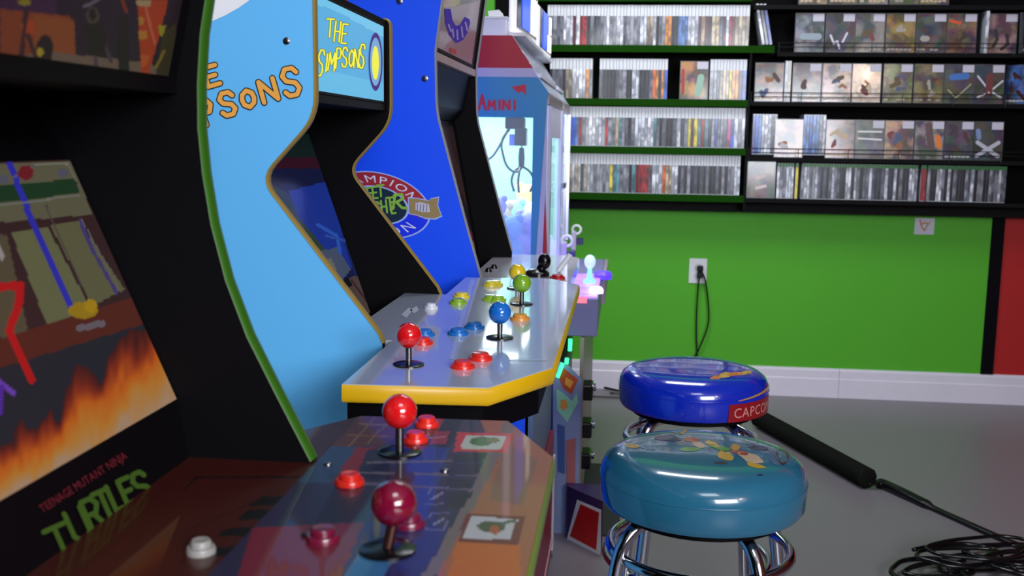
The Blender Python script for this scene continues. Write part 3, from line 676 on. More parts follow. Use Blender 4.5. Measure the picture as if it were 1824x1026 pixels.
# deck
DX = -.279
out = [tuple(PZ(*p, deckZ).xy) for p in [(905, 750), (985, 815), (935, 1026)]]
fx = out[1][0]
deck = [(back[0]-.005, dA-.0008), (DX, dA-.0008), (-.275, 1.072), (out[0][0], 1.077), (fx, out[1][1]), (fx, .36), (out[0][0], .25), (-.275, .25), (DX, nA+.0006), (back[0]-.005, nA+.0006)]
cd = slab(deck, deckZ-.0004, .02, black, tm, 'control_deck', edge=[(-.275, .25), (out[0][0], .25), (fx, .36), (fx, out[1][1]), (out[0][0], 1.077), (-.275, 1.072)], em=olive_mould, eh=.02)
dk_ops = [('p', [(905, 745), (1000, 815), (940, 1300), (700, 1300), (800, 960), (885, 825), (855, 745)], (150, 82, 58)),
          ('p', [(815, 965), (925, 960), (940, 1300), (720, 1300)], (180, 84, 20)), ('p', [(900, 790), (960, 820), (930, 900), (870, 890)], (125, 78, 62)),
          ('p', [(640, 735), (740, 735), (690, 795), (590, 795)], (84, 38, 22)), ('s', [(640, 755), (690, 757)], (120, 84, 52), 3), ('s', [(620, 775), (690, 777)], (118, 70, 30), 3), ('s', [(668, 742), (620, 795)], (120, 84, 52), 3), ('s', [(700, 742), (655, 790)], (120, 84, 52), 3),
          ('p', [(740, 740), (830, 742), (800, 800), (730, 800)], (30, 24, 32)), ('p', [(590, 795), (660, 797), (600, 860), (530, 860)], (44, 62, 92)), ('p', [(635, 797), (680, 797), (620, 880), (590, 860)], (120, 16, 16)),
          ('p', [(735, 795), (800, 797), (770, 900), (742, 960), (700, 900), (725, 840)], (22, 44, 120)), ('p', [(655, 800), (735, 800), (700, 870), (625, 870)], (26, 22, 40)), ('p', [(600, 860), (700, 870), (640, 930), (560, 930)], (28, 18, 44)),
          ('p', [(450, 940), (650, 930), (600, 1040), (400, 1100)], (110, 24, 44)), ('p', [(650, 930), (800, 940), (740, 1040), (600, 1040)], (34, 34, 92)), ('p', [(640, 985), (700, 985), (660, 1100), (560, 1100)], (50, 100, 140)),
          ('s', [(905, 760), (840, 890), (790, 985), (740, 1060)], (108, 92, 88), 20), ('s', [(655, 824), (860, 820)], (92, 84, 92), 4), ('s', [(640, 842), (850, 846)], (92, 84, 92), 4), ('s', [(625, 860), (840, 872)], (86, 74, 90), 4),
          ('p', [(812, 810), (865, 806), (858, 822), (805, 824)], (26, 24, 30)), ('p', [(804, 828), (858, 826), (848, 846), (798, 846)], (26, 24, 30)), ('p', [(796, 852), (846, 852), (838, 870), (788, 870)], (26, 24, 30)), ('p', [(800, 876), (842, 876), (826, 905), (790, 905)], (30, 26, 34)),
          ('p', [(765, 744), (792, 744), (784, 763), (757, 763)], (140, 30, 44)), ('p', [(776, 768), (802, 768), (793, 791), (765, 791)], (140, 30, 44)), ('s', [(765, 780), (795, 778)], (170, 110, 110), 2),
          ('p', [(815, 770), (915, 772), (905, 806), (808, 804)], (190, 28, 34)), ('p', [(829, 775), (902, 777), (890, 801), (820, 800)], (178, 186, 170)), ('e', (858, 786, 22, 8), (70, 110, 36)), ('e', (878, 784, 12, 5), (110, 120, 50)),
          ('p', [(830, 914), (936, 920), (920, 970), (816, 964)], (104, 10, 24)), ('p', [(842, 919), (922, 925), (910, 962), (824, 958)], (176, 172, 178)), ('e', (876, 938, 26, 10), (70, 66, 44)), ('e', (882, 944, 8, 9), (160, 70, 30)), ('s', [(900, 930), (918, 928)], (60, 70, 40), 5),
          ('s', [(768, 868), (798, 868), (786, 898), (756, 898), (768, 868)], (92, 88, 130), 2), ('s', [(768, 914), (802, 914), (790, 944), (758, 944), (768, 914)], (92, 88, 130), 2), ('s', [(768, 890), (788, 878)], (120, 116, 150), 4), ('s', [(770, 936), (792, 924)], (120, 116, 150), 4),
          ('e', (720, 850, 20, 12), (40, 8, 18))]
def inner_brick(q_, c): return c
def deck_col(P):
    q_ = project(P); c = paint(q_, (40, 34, 62), dk_ops)
    inn = P[:, 0] < DX+.002
    c2 = paint(q_, (60, 14, 7), [('s', [(230, 985), (560, 850)], (48, 10, 6), 3), ('s', [(320, 1000), (560, 930)], (48, 10, 6), 3), ('p', [(468, 884), (560, 884), (560, 900), (440, 902)], (9, 5, 8)), ('p', [(440, 908), (520, 906), (505, 924), (425, 926)], (9, 5, 8)),
                             ('p', [(408, 940), (478, 938), (462, 955), (385, 955)], (9, 5, 8)), ('p', [(385, 975), (440, 974), (425, 990), (360, 992)], (9, 5, 8)), ('s', [(330, 870), (350, 850), (560, 850)], (30, 6, 8), 4)])
    c[inn] = c2[inn]
    return c
art_grid('deck_print', [(back[0]-.005, .25, deckZ), (fx, .25, deckZ), (fx, 1.077, deckZ), (back[0]-.005, 1.077, deckZ)], 150, 330, deck_col, attr_mat('deck_print', .45, coat=.4), cd,
         clip=[(back[0]-.005, .2), (back[0]-.005, dA), (-.275, 1.072), (out[0][0], 1.077), (fx, out[1][1]), (fx, .36), (out[0][0], .25), (-.275, .25)])
o_ = MB().prism([(-.262, .27, .80), (-.135, .27, .80), (-.09, .38, .80), (-.09, .94, .80), (-.135, 1.05, .80), (-.262, 1.05, .80)], (0, 0, .079)).build('deck_apron', black, tm)
def stick_at(px, py, m, par, z, **k):
    p = PZ(px, py, z); return ball_stick(p.x, p.y, z, m, par, **k)
pp = PZ(712, 806, deckZ); ball_stick(pp.x, pp.y, deckZ, red_ball, tm, r=.0168, h=.028)
dark_red = mat('dark_red_ball', (120, 8, 44), .15, coat=1)
pp = PZ(690, 980, deckZ); ball_stick(pp.x, pp.y, deckZ, dark_red, tm, r=.0168, h=.022, lean=(.004, .004), shaft_m=mat('dull_brass', (80, 50, 45), .35, metal=.8))
redb = mat('red_button', (225, 40, 28), .3, coat=.5); dredb = mat('wine_button', (110, 16, 48), .3, coat=.5)
for px, py, m in [(740, 775, redb), (623, 850, redb), (575, 948, dredb), (716, 890, dredb), (728, 922, dredb), (760, 748, redb)]:
    p = PZ(px, py, deckZ+.006); button(p.x, p.y, deckZ, m, tm, .0128)
for px, py in [(358, 975)]:
    p = PZ(px, py, deckZ+.004); button(p.x, p.y, deckZ, mat('dull_white_button', (150, 146, 140), .4), tm, .0105)
for px, py in [(584, 828), (792, 840), (545, 955)]:
    p = PZ(px, py, deckZ); MB().lathe([(.004, 0), (.0035, .002), (.0005, .003)], (p.x, p.y, deckZ), 12).build('bolt', steel, tm, smooth=True)

# ------------------------------------------------------------------ cabinet 2: pale blue cabinet
nB, dB = 1.475, 1.963
sm = empty('arcade_cabinet', (-.6, (dB+nB)/2, 0), 'sky blue arcade cabinet with pale grey deck, yellow edging and a lit yellow-lettered header', 'arcade cabinet')
fr = [(556, -36), (557, 0), (560, 207), (462, 318), (673, 594), (681, 612)]
pb = profile(fr, nB, [])
tail = [(pb[-1][0]-.0, .70), (-.30, .66), (-.30, .3), (-.27, .28), (-.27, 0), (XBACK, 0), (XBACK, pb[0][1])]
pr = rounded(pb+tail, .030, {0, 2, 3}); NF = 6*3+1+1+1+ -0
# front edge ends at the point built from pb[-1]
NF = next(i for i, p in enumerate(pr) if (Vector(p)-Vector(pb[-1])).length < 1e-6)+1
side_panel(pr, nB, TH, [sky_blue, black, black], sm, NF, tan_mould)
side_panel(pr, dB, TH, [black, sky_blue, black], sm, NF, tan_mould)
yb0, yb1 = nB+TH+.0006, dB-.0008
XM = pb[1][0]-.006; zt = pb[0][1]-.012
zm = PX(563, 161, XM).z-.004
MB().box((XM-.10, yb0, zm), (XM, yb1, zt)).build('marquee_box', bezel, sm)
strip([(XM, zm-.001), (XM-.14, zm-.001)], 'speaker_panel', bezel, .012, sm, yb0, yb1)
s2T = q(548, 232, dB); s2B = q(660, 556, dB)
strip([(s2T[0], s2T[1]), (s2B[0], s2B[1])], 'screen_surround', bezel, .012, sm, yb0, yb1)
strip([(XM-.14, zm-.013), (s2T[0]-.02, s2T[1]+.02), (s2T[0], s2T[1])], 'upper_surround', bezel, .012, sm, yb0, yb1)
strip([(XBACK, zt), (XBACK, .02)], 'back_panel', black, -.01, sm, yb0, yb1)
MB().box((XBACK, yb0, zt-.0), (XM, yb1, zt+.01)).build('top_panel', black, sm)
MB().box((-.318, yb0, .02), (-.302, yb1, .86)).build('front_panel', sky_blue, sm)
# lit header: painted blue field, letters as prints
def mqf(lift):
    def f(px, py): p = PX(px, py, XM+lift); return p
    return f
hd = [(XM+.0006, yb0+.004, zt-.004), (XM+.0006, yb1-.025, zt-.004), (XM+.0006, yb1-.025, zm+.004), (XM+.0006, yb0+.004, zm+.004)]
art_grid('header_print', hd, 120, 50, lambda P: paint(project(P), (78, 172, 222), [('p', [(540, -60), (690, 30), (690, 70), (600, 20), (540, 0)], (108, 195, 235)), ('p', [(560, 120), (690, 150), (690, 180), (560, 165)], (92, 186, 228))]), attr_mat('lit_header', .3, emit=.8, base=.3), sm)
def two_layer(letters, w1, w2, f1, f2, m1, m2, parent, n1='letter_outline', n2='lettering'):
    a = MB(); b = MB()
    for L in letters: letter(a, *L, w2, f1); letter(b, *L, w1, f2)
    a.build(n1, m1, parent, recalc=False); b.build(n2, m2, parent, recalc=False)
ol = mat('dark_outline', (40, 32, 30), .5); oryel = mat('orange_letter_print', (242, 172, 78), .45); ylit = mat('yellow_lit_letter', (226, 222, 60), .4, emit=.75)
HL = [('T', 588, 50, 13, 32, 4), ('H', 601, 56, 9, 36, 6), ('E', 614, 60, 9, 34, 6), ('S', 571, 112, 10, 46, 8), ('I', 582, 112, 4, 32, 6), ('M', 591, 110, 11, 32, 6), ('P', 603, 104, 8, 36, 4), ('S', 614, 102, 9, 34, 4),
      ('O', 626, 104, 8, 30, 4), ('N', 635, 104, 8, 32, 4), ('S', 645, 100, 8, 42, 4)]
two_layer(HL, 2.7, 4.8, mqf(.0014), mqf(.0022), mat('olive_letter_outline', (110, 110, 40), .5, emit=.3), ylit, sm)
mb = MB(); f = mqf(.0014)
def ell(mb, cx, cy, rx, ry, f, mi=0, rot=0, n=40, a0=0, a1=2*math.pi):
    c, s_ = math.cos(rot), math.sin(rot)
    mb.flat([f(cx+rx*math.cos(a0+(a1-a0)*k/n)*c-ry*math.sin(a0+(a1-a0)*k/n)*s_, cy+rx*math.cos(a0+(a1-a0)*k/n)*s_+ry*math.sin(a0+(a1-a0)*k/n)*c) for k in range(n)], mi)
ell(mb, 669, 110, 12.5, 52, f, 0); ell(mb, 669, 110, 10, 43, mqf(.002), 1); ell(mb, 669, 112, 6, 30, mqf(.0026), 2)
mb.build('round_badge', [mat('purple_badge', (70, 30, 130), .4, emit=.4), mat('pale_blue_badge', (120, 170, 215), .4, emit=.5), ylit], sm, recalc=False)
# side print letters and cloud
sf_ = lambda l: (lambda px, py: PY(px, py, nB-l))
SL = [('S', 518, 146, 26, 48, -12), ('N', 478, 161, 26, 38, -16), ('O', 442, 176, 22, 30, -14), ('S', 405, 185, 24, 40, -14), ('P', 370, 200, 18, 42, -18), ('M', 335, 214, 30, 36, -20), ('I', 306, 228, 8, 34, -20), ('S', 280, 240, 26, 44, -22),
      ('E', 377, 135, 22, 34, -16), ('H', 344, 146, 22, 34, -18), ('T', 312, 158, 24, 34, -20)]
two_layer(SL, 8, 12, sf_(.0008), sf_(.0014), ol, oryel, sm)
f = sf_(.0009); mb = MB()
mb.flat([f(*p) for p in [(330, -30), (480, -30), (462, -8), (445, 0), (425, 14), (400, 28), (368, 42), (340, 52), (300, 50), (280, 10)]])
mb.build('cloud_print', mat('white_cloud_print', (246, 246, 250), .4), sm, recalc=False)
def bolt(px, py, d, parent, r=.005):
    p = PY(px, py, d); MB().lathe([(r, 0), (r, -.002), (r*.5, -.0032), (.0003, -.0034)], (p.x, p.y, p.z), 16, 'Y').build('bolt', steel, parent, smooth=True)
bolt(511, 73, nB, sm); 
# screen: generic game scene, with a lit blue reflection painted in
def scr2(P):
    q_ = project(P); 
    ops = [('p', [(400, 200), (700, 200), (700, 290), (400, 290)], (10, 30, 28)), ('p', [(400, 283), (700, 278), (700, 302), (400, 300)], (52, 6, 30)), ('p', [(400, 300), (700, 300), (700, 345), (400, 345)], (8, 18, 60)),
           ('p', [(515, 340), (585, 322), (612, 345), (640, 470), (600, 495), (540, 420)], (22, 50, 150)), ('p', [(590, 330), (612, 345), (665, 480), (640, 520), (610, 420)], (14, 30, 90)),
           ('p', [(470, 320), (515, 345), (560, 450), (600, 500), (560, 500), (470, 380)], (34, 50, 62)), ('e', (508, 372, 14, 16), (20, 52, 40)), ('p', [(505, 400), (530, 385), (560, 420), (600, 470), (560, 470)], (44, 66, 52)),
           ('p', [(508, 395), (522, 380), (530, 400), (516, 412)], (100, 92, 84)), ('p', [(560, 450), (600, 440), (625, 480), (605, 505), (580, 490)], (72, 84, 110)), ('p', [(570, 470), (590, 460), (600, 480), (585, 488)], (110, 110, 104)), ('e', (552, 440, 14, 14), (26, 60, 30)),
           ('p', [(600, 500), (640, 490), (665, 560), (640, 560)], (84, 66, 62)), ('s', [(612, 505), (655, 560)], (120, 100, 92), 4), ('s', [(625, 498), (662, 548)], (60, 40, 44), 4), ('p', [(600, 505), (620, 495), (628, 508), (612, 520)], (8, 6, 10)),
           ('s', [(565, 400), (600, 420), (606, 450)], (40, 90, 190), 6), ('s', [(580, 420), (620, 430)], (46, 80, 170), 4)]
    return paint(q_, (12, 22, 70), ops)
art_grid('screen', on_line(s2T, s2B, .0012, .02, 1.0, yb0+.004, yb1-.006), 120, 120, scr2, attr_mat('lit_screen_dim', .2, emit=.6, base=.15), sm)
# deck
dZ = .9
FXs = -.0865
bx = PZ(721, 522, dZ).x
ledge = -.335
slabout = [(bx, yb1), (ledge-.012, yb1), (ledge-.012, dB+TH+.002), (ledge, dB+TH+.002), (ledge, 2.215), (-.150, 2.235), (FXs, 2.262-.12), (FXs, 1.348), (-.156, 1.222), (ledge, 1.212), (ledge, nB-.002), (ledge-.012, nB-.002), (ledge-.012, yb0), (bx, yb0)]
slabout = [(bx, yb1), (ledge, yb1), (ledge, 2.215), (-.150, 2.235), (FXs, 2.15), (FXs, 1.348), (-.156, 1.222), (ledge, 1.212), (ledge, yb0), (bx, yb0)]
deck_grey = mat('pale_grey_deck_print', (186, 194, 212), .24, coat=.9, var=.05, scale=6)
cd2 = slab(slabout, dZ, .021, [deck_grey], sm, 'control_deck', edge=[(ledge, 1.2115), (-.156, 1.222), (FXs, 1.348), (FXs, 2.15), (-.150, 2.235), (ledge, 2.215)], em=yellow_mould, eh=.022)
MB().prism([(-.335, 1.235, .835), (-.165, 1.245, .835), (-.105, 1.355, .835), (-.105, 2.14, .835), (-.16, 2.21, .835), (-.335, 2.20, .835)], (0, 0, .0435)).build('deck_apron', black, sm)
fz = lambda l: (lambda px, py: PZ(px, py, dZ+l))
mb = MB(); f = fz(.0004)
for a_, b_, w_ in [((700, 540), (845, 520), 1), ((720, 470), (700, 600), 1)]: pass
mb.flat([f(*p) for p in [(715, 560), (728, 548), (735, 552), (724, 566)]]); mb.flat([f(*p) for p in [(730, 552), (742, 545), (746, 552), (738, 558)]])
mb.build('deck_mark', mat('pale_mark', (200, 200, 205), .4), cd2, recalc=False)
mb = MB(); mb.flat([f(*p) for p in [(838, 497), (845, 497), (808, 640), (800, 640)]]); mb.flat([f(*p) for p in [(905, 640), (975, 640), (975, 642.5), (903, 642.5)]])
mb.build('deck_line', mat('white_line_print', (190, 198, 210), .3, coat=.6), cd2, recalc=False)
blue_ball = mat('blue_ball', (20, 110, 205), .12, coat=1); green_ball = mat('green_ball', (130, 180, 36), .12, coat=1); yellow_ball = mat('yellow_ball', (235, 200, 24), .12, coat=1)
for px, py, m, h in [(728, 650, red_ball, .027), (890, 602, blue_ball, .026), (929, 542, green_ball, .026), (921, 514, yellow_ball, .02)]:
    p = PZ(px, py, dZ); ball_stick(p.x, p.y, dZ, m, sm, r=.0172, h=h)
blueb = mat('blue_button', (22, 110, 190), .3, coat=.5); greenb = mat('green_button', (140, 180, 40), .3, coat=.5); yelb = mat('yellow_button', (225, 205, 50), .3, coat=.5); orb = mat('orange_button', (225, 150, 60), .3, coat=.5)
for px, py, m in [(824, 648, redb), (856, 634, redb), (752, 606, redb), (756, 592, blueb), (816, 590, blueb), (845, 579, blueb), (816, 536, greenb), (822, 525, yelb), (874, 530, greenb), (874, 505, yelb), (882, 504, yelb), (768, 545, white_pl), (926, 564, orb), (886, 531, greenb)]:
    p = PZ(px, py, dZ+.005); button(p.x, p.y, dZ, m, sm, .0165 if m is not white_pl else .012)

# ------------------------------------------------------------------ cabinet 3: deep blue cabinet
nC, dC = 2.27, 2.90
sfc = empty('arcade_cabinet', (-.6, (dC+nC)/2, 0), 'deep blue arcade cabinet with an oval CHAMPION emblem on its side', 'arcade cabinet')
pc_ = profile([(800, -110), (786, 0), (774, 90), (776, 199), (829, 400), (857, 500)], nC, [])
tail = [(pc_[-1][0], .74), (-.205, .70), (-.205, .37), (-.192, .36), (-.192, 0), (XBACK, 0), (XBACK, pc_[0][1])]
pr = rounded(pc_+tail, .03, {3}); NF = next(i for i, p in enumerate(pr) if (Vector(p)-Vector(pc_[-1])).length < 1e-6)+1
side_panel(pr, nC, TH, [deep_blue, black, black], sfc, NF, mat('grey_edge_moulding', (150, 150, 160), .4))
side_panel(pr, dC, TH, [black, deep_blue, black], sfc, NF, mat('grey_edge_moulding', (150, 150, 160), .4))
yc0, yc1 = nC+TH+.0006, dC-.0008
cm0 = (pc_[0][0]-.006, pc_[0][1]-.01); cm1 = (pc_[2][0]-.004, pc_[2][1]+.004)
strip([cm0, cm1], 'marquee_box', bezel, .05, sfc, yc0, yc1)
MB().box((cm1[0]-.02, yc0, cm1[1]-.022), (cm1[0]+.003, yc1, cm1[1]-.004)).build('header_ledge', mat('pinkish_ledge', (170, 150, 150), .4), sfc)
strip([(cm1[0]-.01, cm1[1]-.023), (pc_[3][0]-.035, pc_[3][1]+.02)], 'speaker_panel', mat('navy_smoked', (12, 16, 36), .45, spec=.2), .012, sfc, yc0, yc1)
strip([(pc_[3][0]-.035, pc_[3][1]+.0195), (pc_[3][0]-.06, pc_[3][1]-.01)], 'upper_surround', bezel, .012, sfc, yc0, yc1)
c3T = (pc_[3][0]-.06, pc_[3][1]-.012); c3B = (pc_[4][0]-.055, .87)
strip([c3T, c3B], 'screen_surround', bezel, .012, sfc, yc0, yc1)
MB().box((XBACK, yc0, cm0[1]-.006), (cm0[0]-.05, yc1, cm0[1]+.004)).build('top_panel', deep_blue, sfc)
strip([(XBACK, cm0[1]), (XBACK, .02)], 'back_panel', black, -.01, sfc, yc0, yc1)
art_grid('screen', on_line(c3T, c3B, .0012, .03, 1.0, yc0+.03, yc1-.06), 60, 90,
         lambda P: paint(project(P), (22, 14, 16), [('p', [(780, 230), (815, 225), (820, 300), (790, 300)], (40, 20, 20)), ('s', [(800, 270), (850, 400)], (52, 30, 26), 12), ('e', (852, 440, 16, 14), (120, 90, 8)), ('e', (846, 418, 10, 10), (90, 14, 12)), ('s', [(812, 250), (835, 330)], (46, 26, 20), 8)]),
         attr_mat('lit_screen_dim', .2), sfc)
# header picture
hops = [('p', [(760, -60), (860, -60), (860, 0), (800, 14), (770, 60)], (60, 50, 48)), ('e', (804, 0, 16, 12), (150, 140, 40)), ('e', (796, 4, 10, 10), (150, 110, 90))]
art_grid('header_print', on_line(cm0, cm1, .0012, .02, .97, yc0+.004, yc1-.06), 70, 60, pxpaint((134, 106, 118), hops), attr_mat('header_paper', .35, emit=.12, coat=.3), sfc)
def hf(lift):
    a = Vector(cm0); b = Vector(cm1); t = (b-a).normalized(); nn = Vector((-t.y, t.x)); nn = nn if nn.x > 0 else -nn
    N = Vector((nn.x, 0, nn.y)); p0 = Vector((a.x, 0, a.y))+N*lift
    return lambda px, py: CAMP+ray(px, py)*((p0-CAMP).dot(N)/ray(px, py).dot(N))
mb = MB(); f = hf(.002)
cres = [(792, 16), (793, 40), (800, 62), (812, 77), (824, 72), (833, 58), (838, 40), (836, 34), (828, 30), (820, 44), (812, 46), (806, 36), (803, 16)]
mb.add([f(*p) for p in cres], [(0, 1, 11, 12), (1, 2, 10, 11), (2, 3, 9, 10), (3, 4, 8, 9), (4, 5, 8), (5, 6, 7, 8)])
mb.build('crescent_badge', mat('purple_crescent', (70, 30, 190), .6), sfc, recalc=False)
mb = MB(); f2 = hf(.0026)
for p in [[(799, 44), (803, 56)], [(806, 52), (808, 66)], [(814, 54), (815, 70)], [(822, 48), (824, 66)], [(829, 40), (832, 54)]]: stroke(mb, p, 3, f2)
mb.build('badge_mark', mat('lilac_mark', (170, 150, 220), .4), sfc, recalc=False)
mb = MB(); mb.flat([f2(*p) for p in [(802, 85), (813, 88), (813, 97), (802, 94)]]); mb.build('red_tab', mat('red_tab', (205, 50, 50), .4), sfc, recalc=False)
# side emblem
PS = lambda l: (lambda px, py: PY(px, py, nC-l))
ecx, ecy, erx, ery, rot = 674, 365, 94, 56, math.radians(15)
def epar(a, k=1.0):
    x = erx*k*math.cos(a); y = ery*k*math.sin(a); c, s_ = math.cos(rot), math.sin(rot); return ecx+x*c-y*s_, ecy+x*s_+y*c
def ring(mb, k0, k1, f, mi, a0=0, a1=2*math.pi, n=48):
    P = [epar(a0+(a1-a0)*i/n, k0) for i in range(n+1)]; Q = [epar(a0+(a1-a0)*i/n, k1) for i in range(n+1)]
    mb.add([f(*p) for p in P]+[f(*p) for p in Q], [(i, i+1, n+2+i, n+1+i) for i in range(n)], mi)
mb = MB(); ring(mb, .985, 1.02, PS(.0008), 0); ring(mb, .56, .985, PS(.0007), 1, math.pi*.98, 2*math.pi+.05); ring(mb, .56, .985, PS(.0007), 2, .05, math.pi*.98)
ring(mb, .55, .59, PS(.0010), 0); ring(mb, 0.001, .56, PS(.0006), 3)
mb.build('oval_emblem', [mat('pale_blue_line', (170, 190, 240), .4), mat('emblem_red', (170, 36, 44), .4), mat('emblem_blue', (18, 50, 235), .4), mat('emblem_dark_green', (10, 38, 52), .4)], sfc, recalc=False)
mb = MB()
def arc_text(s, k, kh, a0, a1, flip=False):
    def g(u, v, U):
        a = a0+(a1-a0)*u/U; kk = k+(kh*(v if not flip else -v)); x, y = epar(a, kk); return PS(.0014)(x, y)
    return g
text_on(mb, 'CHAMPION', arc_text('', .68, .22, math.radians(180+2), math.radians(360-36)), space=.28)
text_on(mb, 'EDITION', arc_text('', .90, .24, math.radians(150), math.radians(26), True), space=.3)
mb.build('lettering', mat('white_print', (225, 225, 235), .4), sfc, recalc=False)
mb = MB(); gm = PS(.0016)
for L in [('S', 628, 352, 10, 20, -8), ('T', 640, 350, 11, 20, -8), ('R', 650, 346, 9, 20, -8), ('E', 659, 344, 8, 20, -8), ('E', 668, 343, 8, 20, -6), ('T', 678, 340, 12, 20, -4),
          ('F', 652, 372, 9, 20, -8), ('I', 662, 371, 4, 20, -8), ('G', 672, 370, 9, 20, -8), ('H', 684, 368, 9, 22, -6), ('T', 695, 364, 12, 24, -6), ('E', 700, 370, 7, 20, -8)]:
    letter(mb, *L, 3.4, gm)
for st_ in [[(704, 346), (700, 372)], [(702, 348), (716, 346), (718, 354), (706, 360)], [(706, 360), (716, 370), (727, 371)]]: stroke(mb, st_, 4.6, gm)
for x in (): pass
mb.build('lettering', mat('lime_lettering', (140, 190, 60), .4), sfc, recalc=False)
mb = MB(); rb = [(728, 353), (742, 354), (764, 358), (766, 355), (781, 352), (779, 366), (786, 384), (774, 389), (758, 388), (742, 382), (729, 380)]
cxr = (755, 369)
big = [(cxr[0]+(x-cxr[0])*1.06, cxr[1]+(y-cxr[1])*1.12) for x, y in rb]
mb.flat([PS(.0018)(*p) for p in big], 0); mb.flat([PS(.0022)(*p) for p in rb], 1); mb.flat([PS(.0026)(*p) for p in [(740, 362), (748, 360), (764, 364), (766, 378), (752, 378), (740, 374)]], 2)
for i in range(4): stroke(mb, [(744+i*5.5, 363+i*.6), (743+i*5.5, 375+i*.6)], 1.2, PS(.0030), 3)
mb.build('ribbon', [MC['pale_blue_line'], mat('ribbon_tan', (160, 135, 84), .4), mat('ribbon_pale', (205, 200, 215), .4), mat('ribbon_ink', (90, 80, 90), .4)], sfc, recalc=False)
mb = MB(); f = PS(.0008); mb.flat([f(*p) for p in [(540, -40), (655, -40), (622, -2), (603, 15), (570, 3), (545, -10)]])
mb.build('red_print', mat('red_side_print', (225, 45, 50), .4), sfc, recalc=False)
bolt(712, 2, nC, sfc, .007); bolt(757, 140, nC, sfc, .007)
# deck of cabinet 3
z3 = .868
d3 = [(-.40, yc1), (-.315, yc1), (-.315, 2.98), (-.16, 2.99), (-.118, 2.93), (-.118, 2.36), (-.16, 2.285), (-.315, 2.285), (-.315, yc0), (-.40, yc0)]
cd3 = slab([(-.36, yc1), (-.315, yc1), (-.315, 2.98), (-.16, 2.99), (-.118, 2.93), (-.118, 2.33), (-.15, 2.262), (-.315, 2.262), (-.315, yc0), (-.36, yc0)], z3, .03, mat('warm_grey_deck', (170, 165, 175), .25, coat=.7), sfc, 'control_deck')
MB().box((-.30, 2.29, .74), (-.206, 2.88, z3-.0305)).build('deck_apron', black, sfc)
p = PZ(957, 491, z3); j = MB().lathe([(.030, 0), (.030, .008), (.020, .016), (.008, .018)], (p.x, p.y, z3), 26).build('joystick', black_gloss, sfc, smooth=True)
MB().tube([(p.x+.006, p.y, z3+.012), (p.x+.016, p.y, z3+.03)], .011, 12).build('shaft', black_gloss, j, smooth=True)
MB().sphere((p.x+.017, p.y, z3+.036), .016, sc=(1, 1, 1.25)).build('ball', black_gloss, j, smooth='all')
p = PZ(993, 496, z3); button(p.x, p.y, z3, mat('red_round_button', (175, 20, 30), .3), sfc, .019)
p = PZ(1006, 490, z3); MB().tube([(p.x-.02, p.y+.05, z3+.003), (p.x+.01, p.y+.06, z3+.045)], .007, 10).build('lever', white_pl, sfc, smooth=True)
for px, py in [(870, 484), (880, 478)]:
    p = PZ(px, py, z3); button(p.x, p.y, z3, black_gloss, sfc, .009)
# riser front of cabinet 3
MB().box((-.200, yc0, .38), (-.188, yc1, .70)).build('front_panel', mat('steel_blue_front', (92, 112, 150), .35), sfc)
MB().box((-.190, yc0, .01), (-.178, yc1, .372)).build('front_panel', mat('magenta_front', (150, 30, 66), .4), sfc)
MB().box((-.1775, yc1-.03, .02), (-.172, yc1, .30)).build('corner_strip', white_pl, sfc)
MB().box((-.1775, yc0, .05), (-.174, yc1-.032, .062)).build('border_strip', mat('pink_border', (225, 170, 180), .4), sfc)
MB().box((-.1925, nC-.006, .01), (-.180, nC+.003, .365)).build('corner_strip', white_pl, sfc)

# ------------------------------------------------------------------ claw machine
cl = empty('claw_machine', (-.55, 3.6, 0), 'red and light blue claw machine with lit windows before the game shelves', 'claw machine')
nD, dD = 3.06, 4.22; FX = -.227; BX = -1.0
blue_p = mat('light_blue_panel', (50, 128, 182), .4); red_p = mat('crimson_panel', (165, 8, 40), .4); white_p = mat('white_panel', (215, 215, 232), .35)
def pz(px, py, d=nD): p = PY(px, py, d); return p.x, p.z
z_win1 = pz(900, 209)[1]; z_win0 = .80; z_blue = pz(900, 137)[1]; z_white = pz(900, 121)[1]; z_red = pz(900, 63)[1]
xw = pz(948, 300)[0]
# near and far faces: frame with a window
for yy, nm in ((nD, 'side_frame'), (dD-.02, 'side_frame')):
    mb = MB()
    xr_t = pz(977, 165)[0]
    mb.box((BX, yy, z_win1), (xw, yy+.02, z_blue), 0)
    mb.prism([(xw, yy, z_win0), (pz(953, 470)[0], yy, z_win0), (pz(975, 165)[0], yy, z_win1+.05), (pz(977, 165)[0], yy, pz(977, 165)[1]), (pz(958, 141)[0], yy, z_blue), (xw, yy, z_blue)], (0, .02, 0), 0)
    mb.prism([(pz(953, 470)[0], yy+.001, z_win0), (FX, yy+.001, z_win0), (FX, yy+.001, pz(977, 165)[1]), (pz(975, 165)[0], yy+.001, z_win1+.05)], (0, .018, 0), 3)
    mb.prism([(pz(965, 470)[0], yy-.0006, z_win0), (pz(976, 470)[0], yy-.0006, z_win0), (FX-.001, yy-.0006, pz(976, 340)[1])], (0, .001, 0), 1)
    mb.prism([(BX, yy, z_blue), (pz(958, 141)[0], yy, z_blue), (pz(949, 123)[0], yy, z_white), (BX, yy, z_white)], (0, .02, 0), 3)
    mb.prism([(BX, yy, z_white), (pz(949, 123)[0], yy, z_white), (pz(912, 62)[0], yy, z_red), (BX, yy, z_red)], (0, .02, 0), 1)
    mb.box((BX, yy, z_win0), (BX+.05, yy+.02, z_win1), 0)
    mb.build(nm, [blue_p, red_p, white_p, mat('lavender_frame', (175, 168, 205), .35)], cl)
glass = mat('clear_glass', (230, 240, 245), .03, alpha=.14)
MB().box((BX+.05, nD+.008, z_win0), (xw, nD+.011, z_win1)).build('side_window', glass, cl)
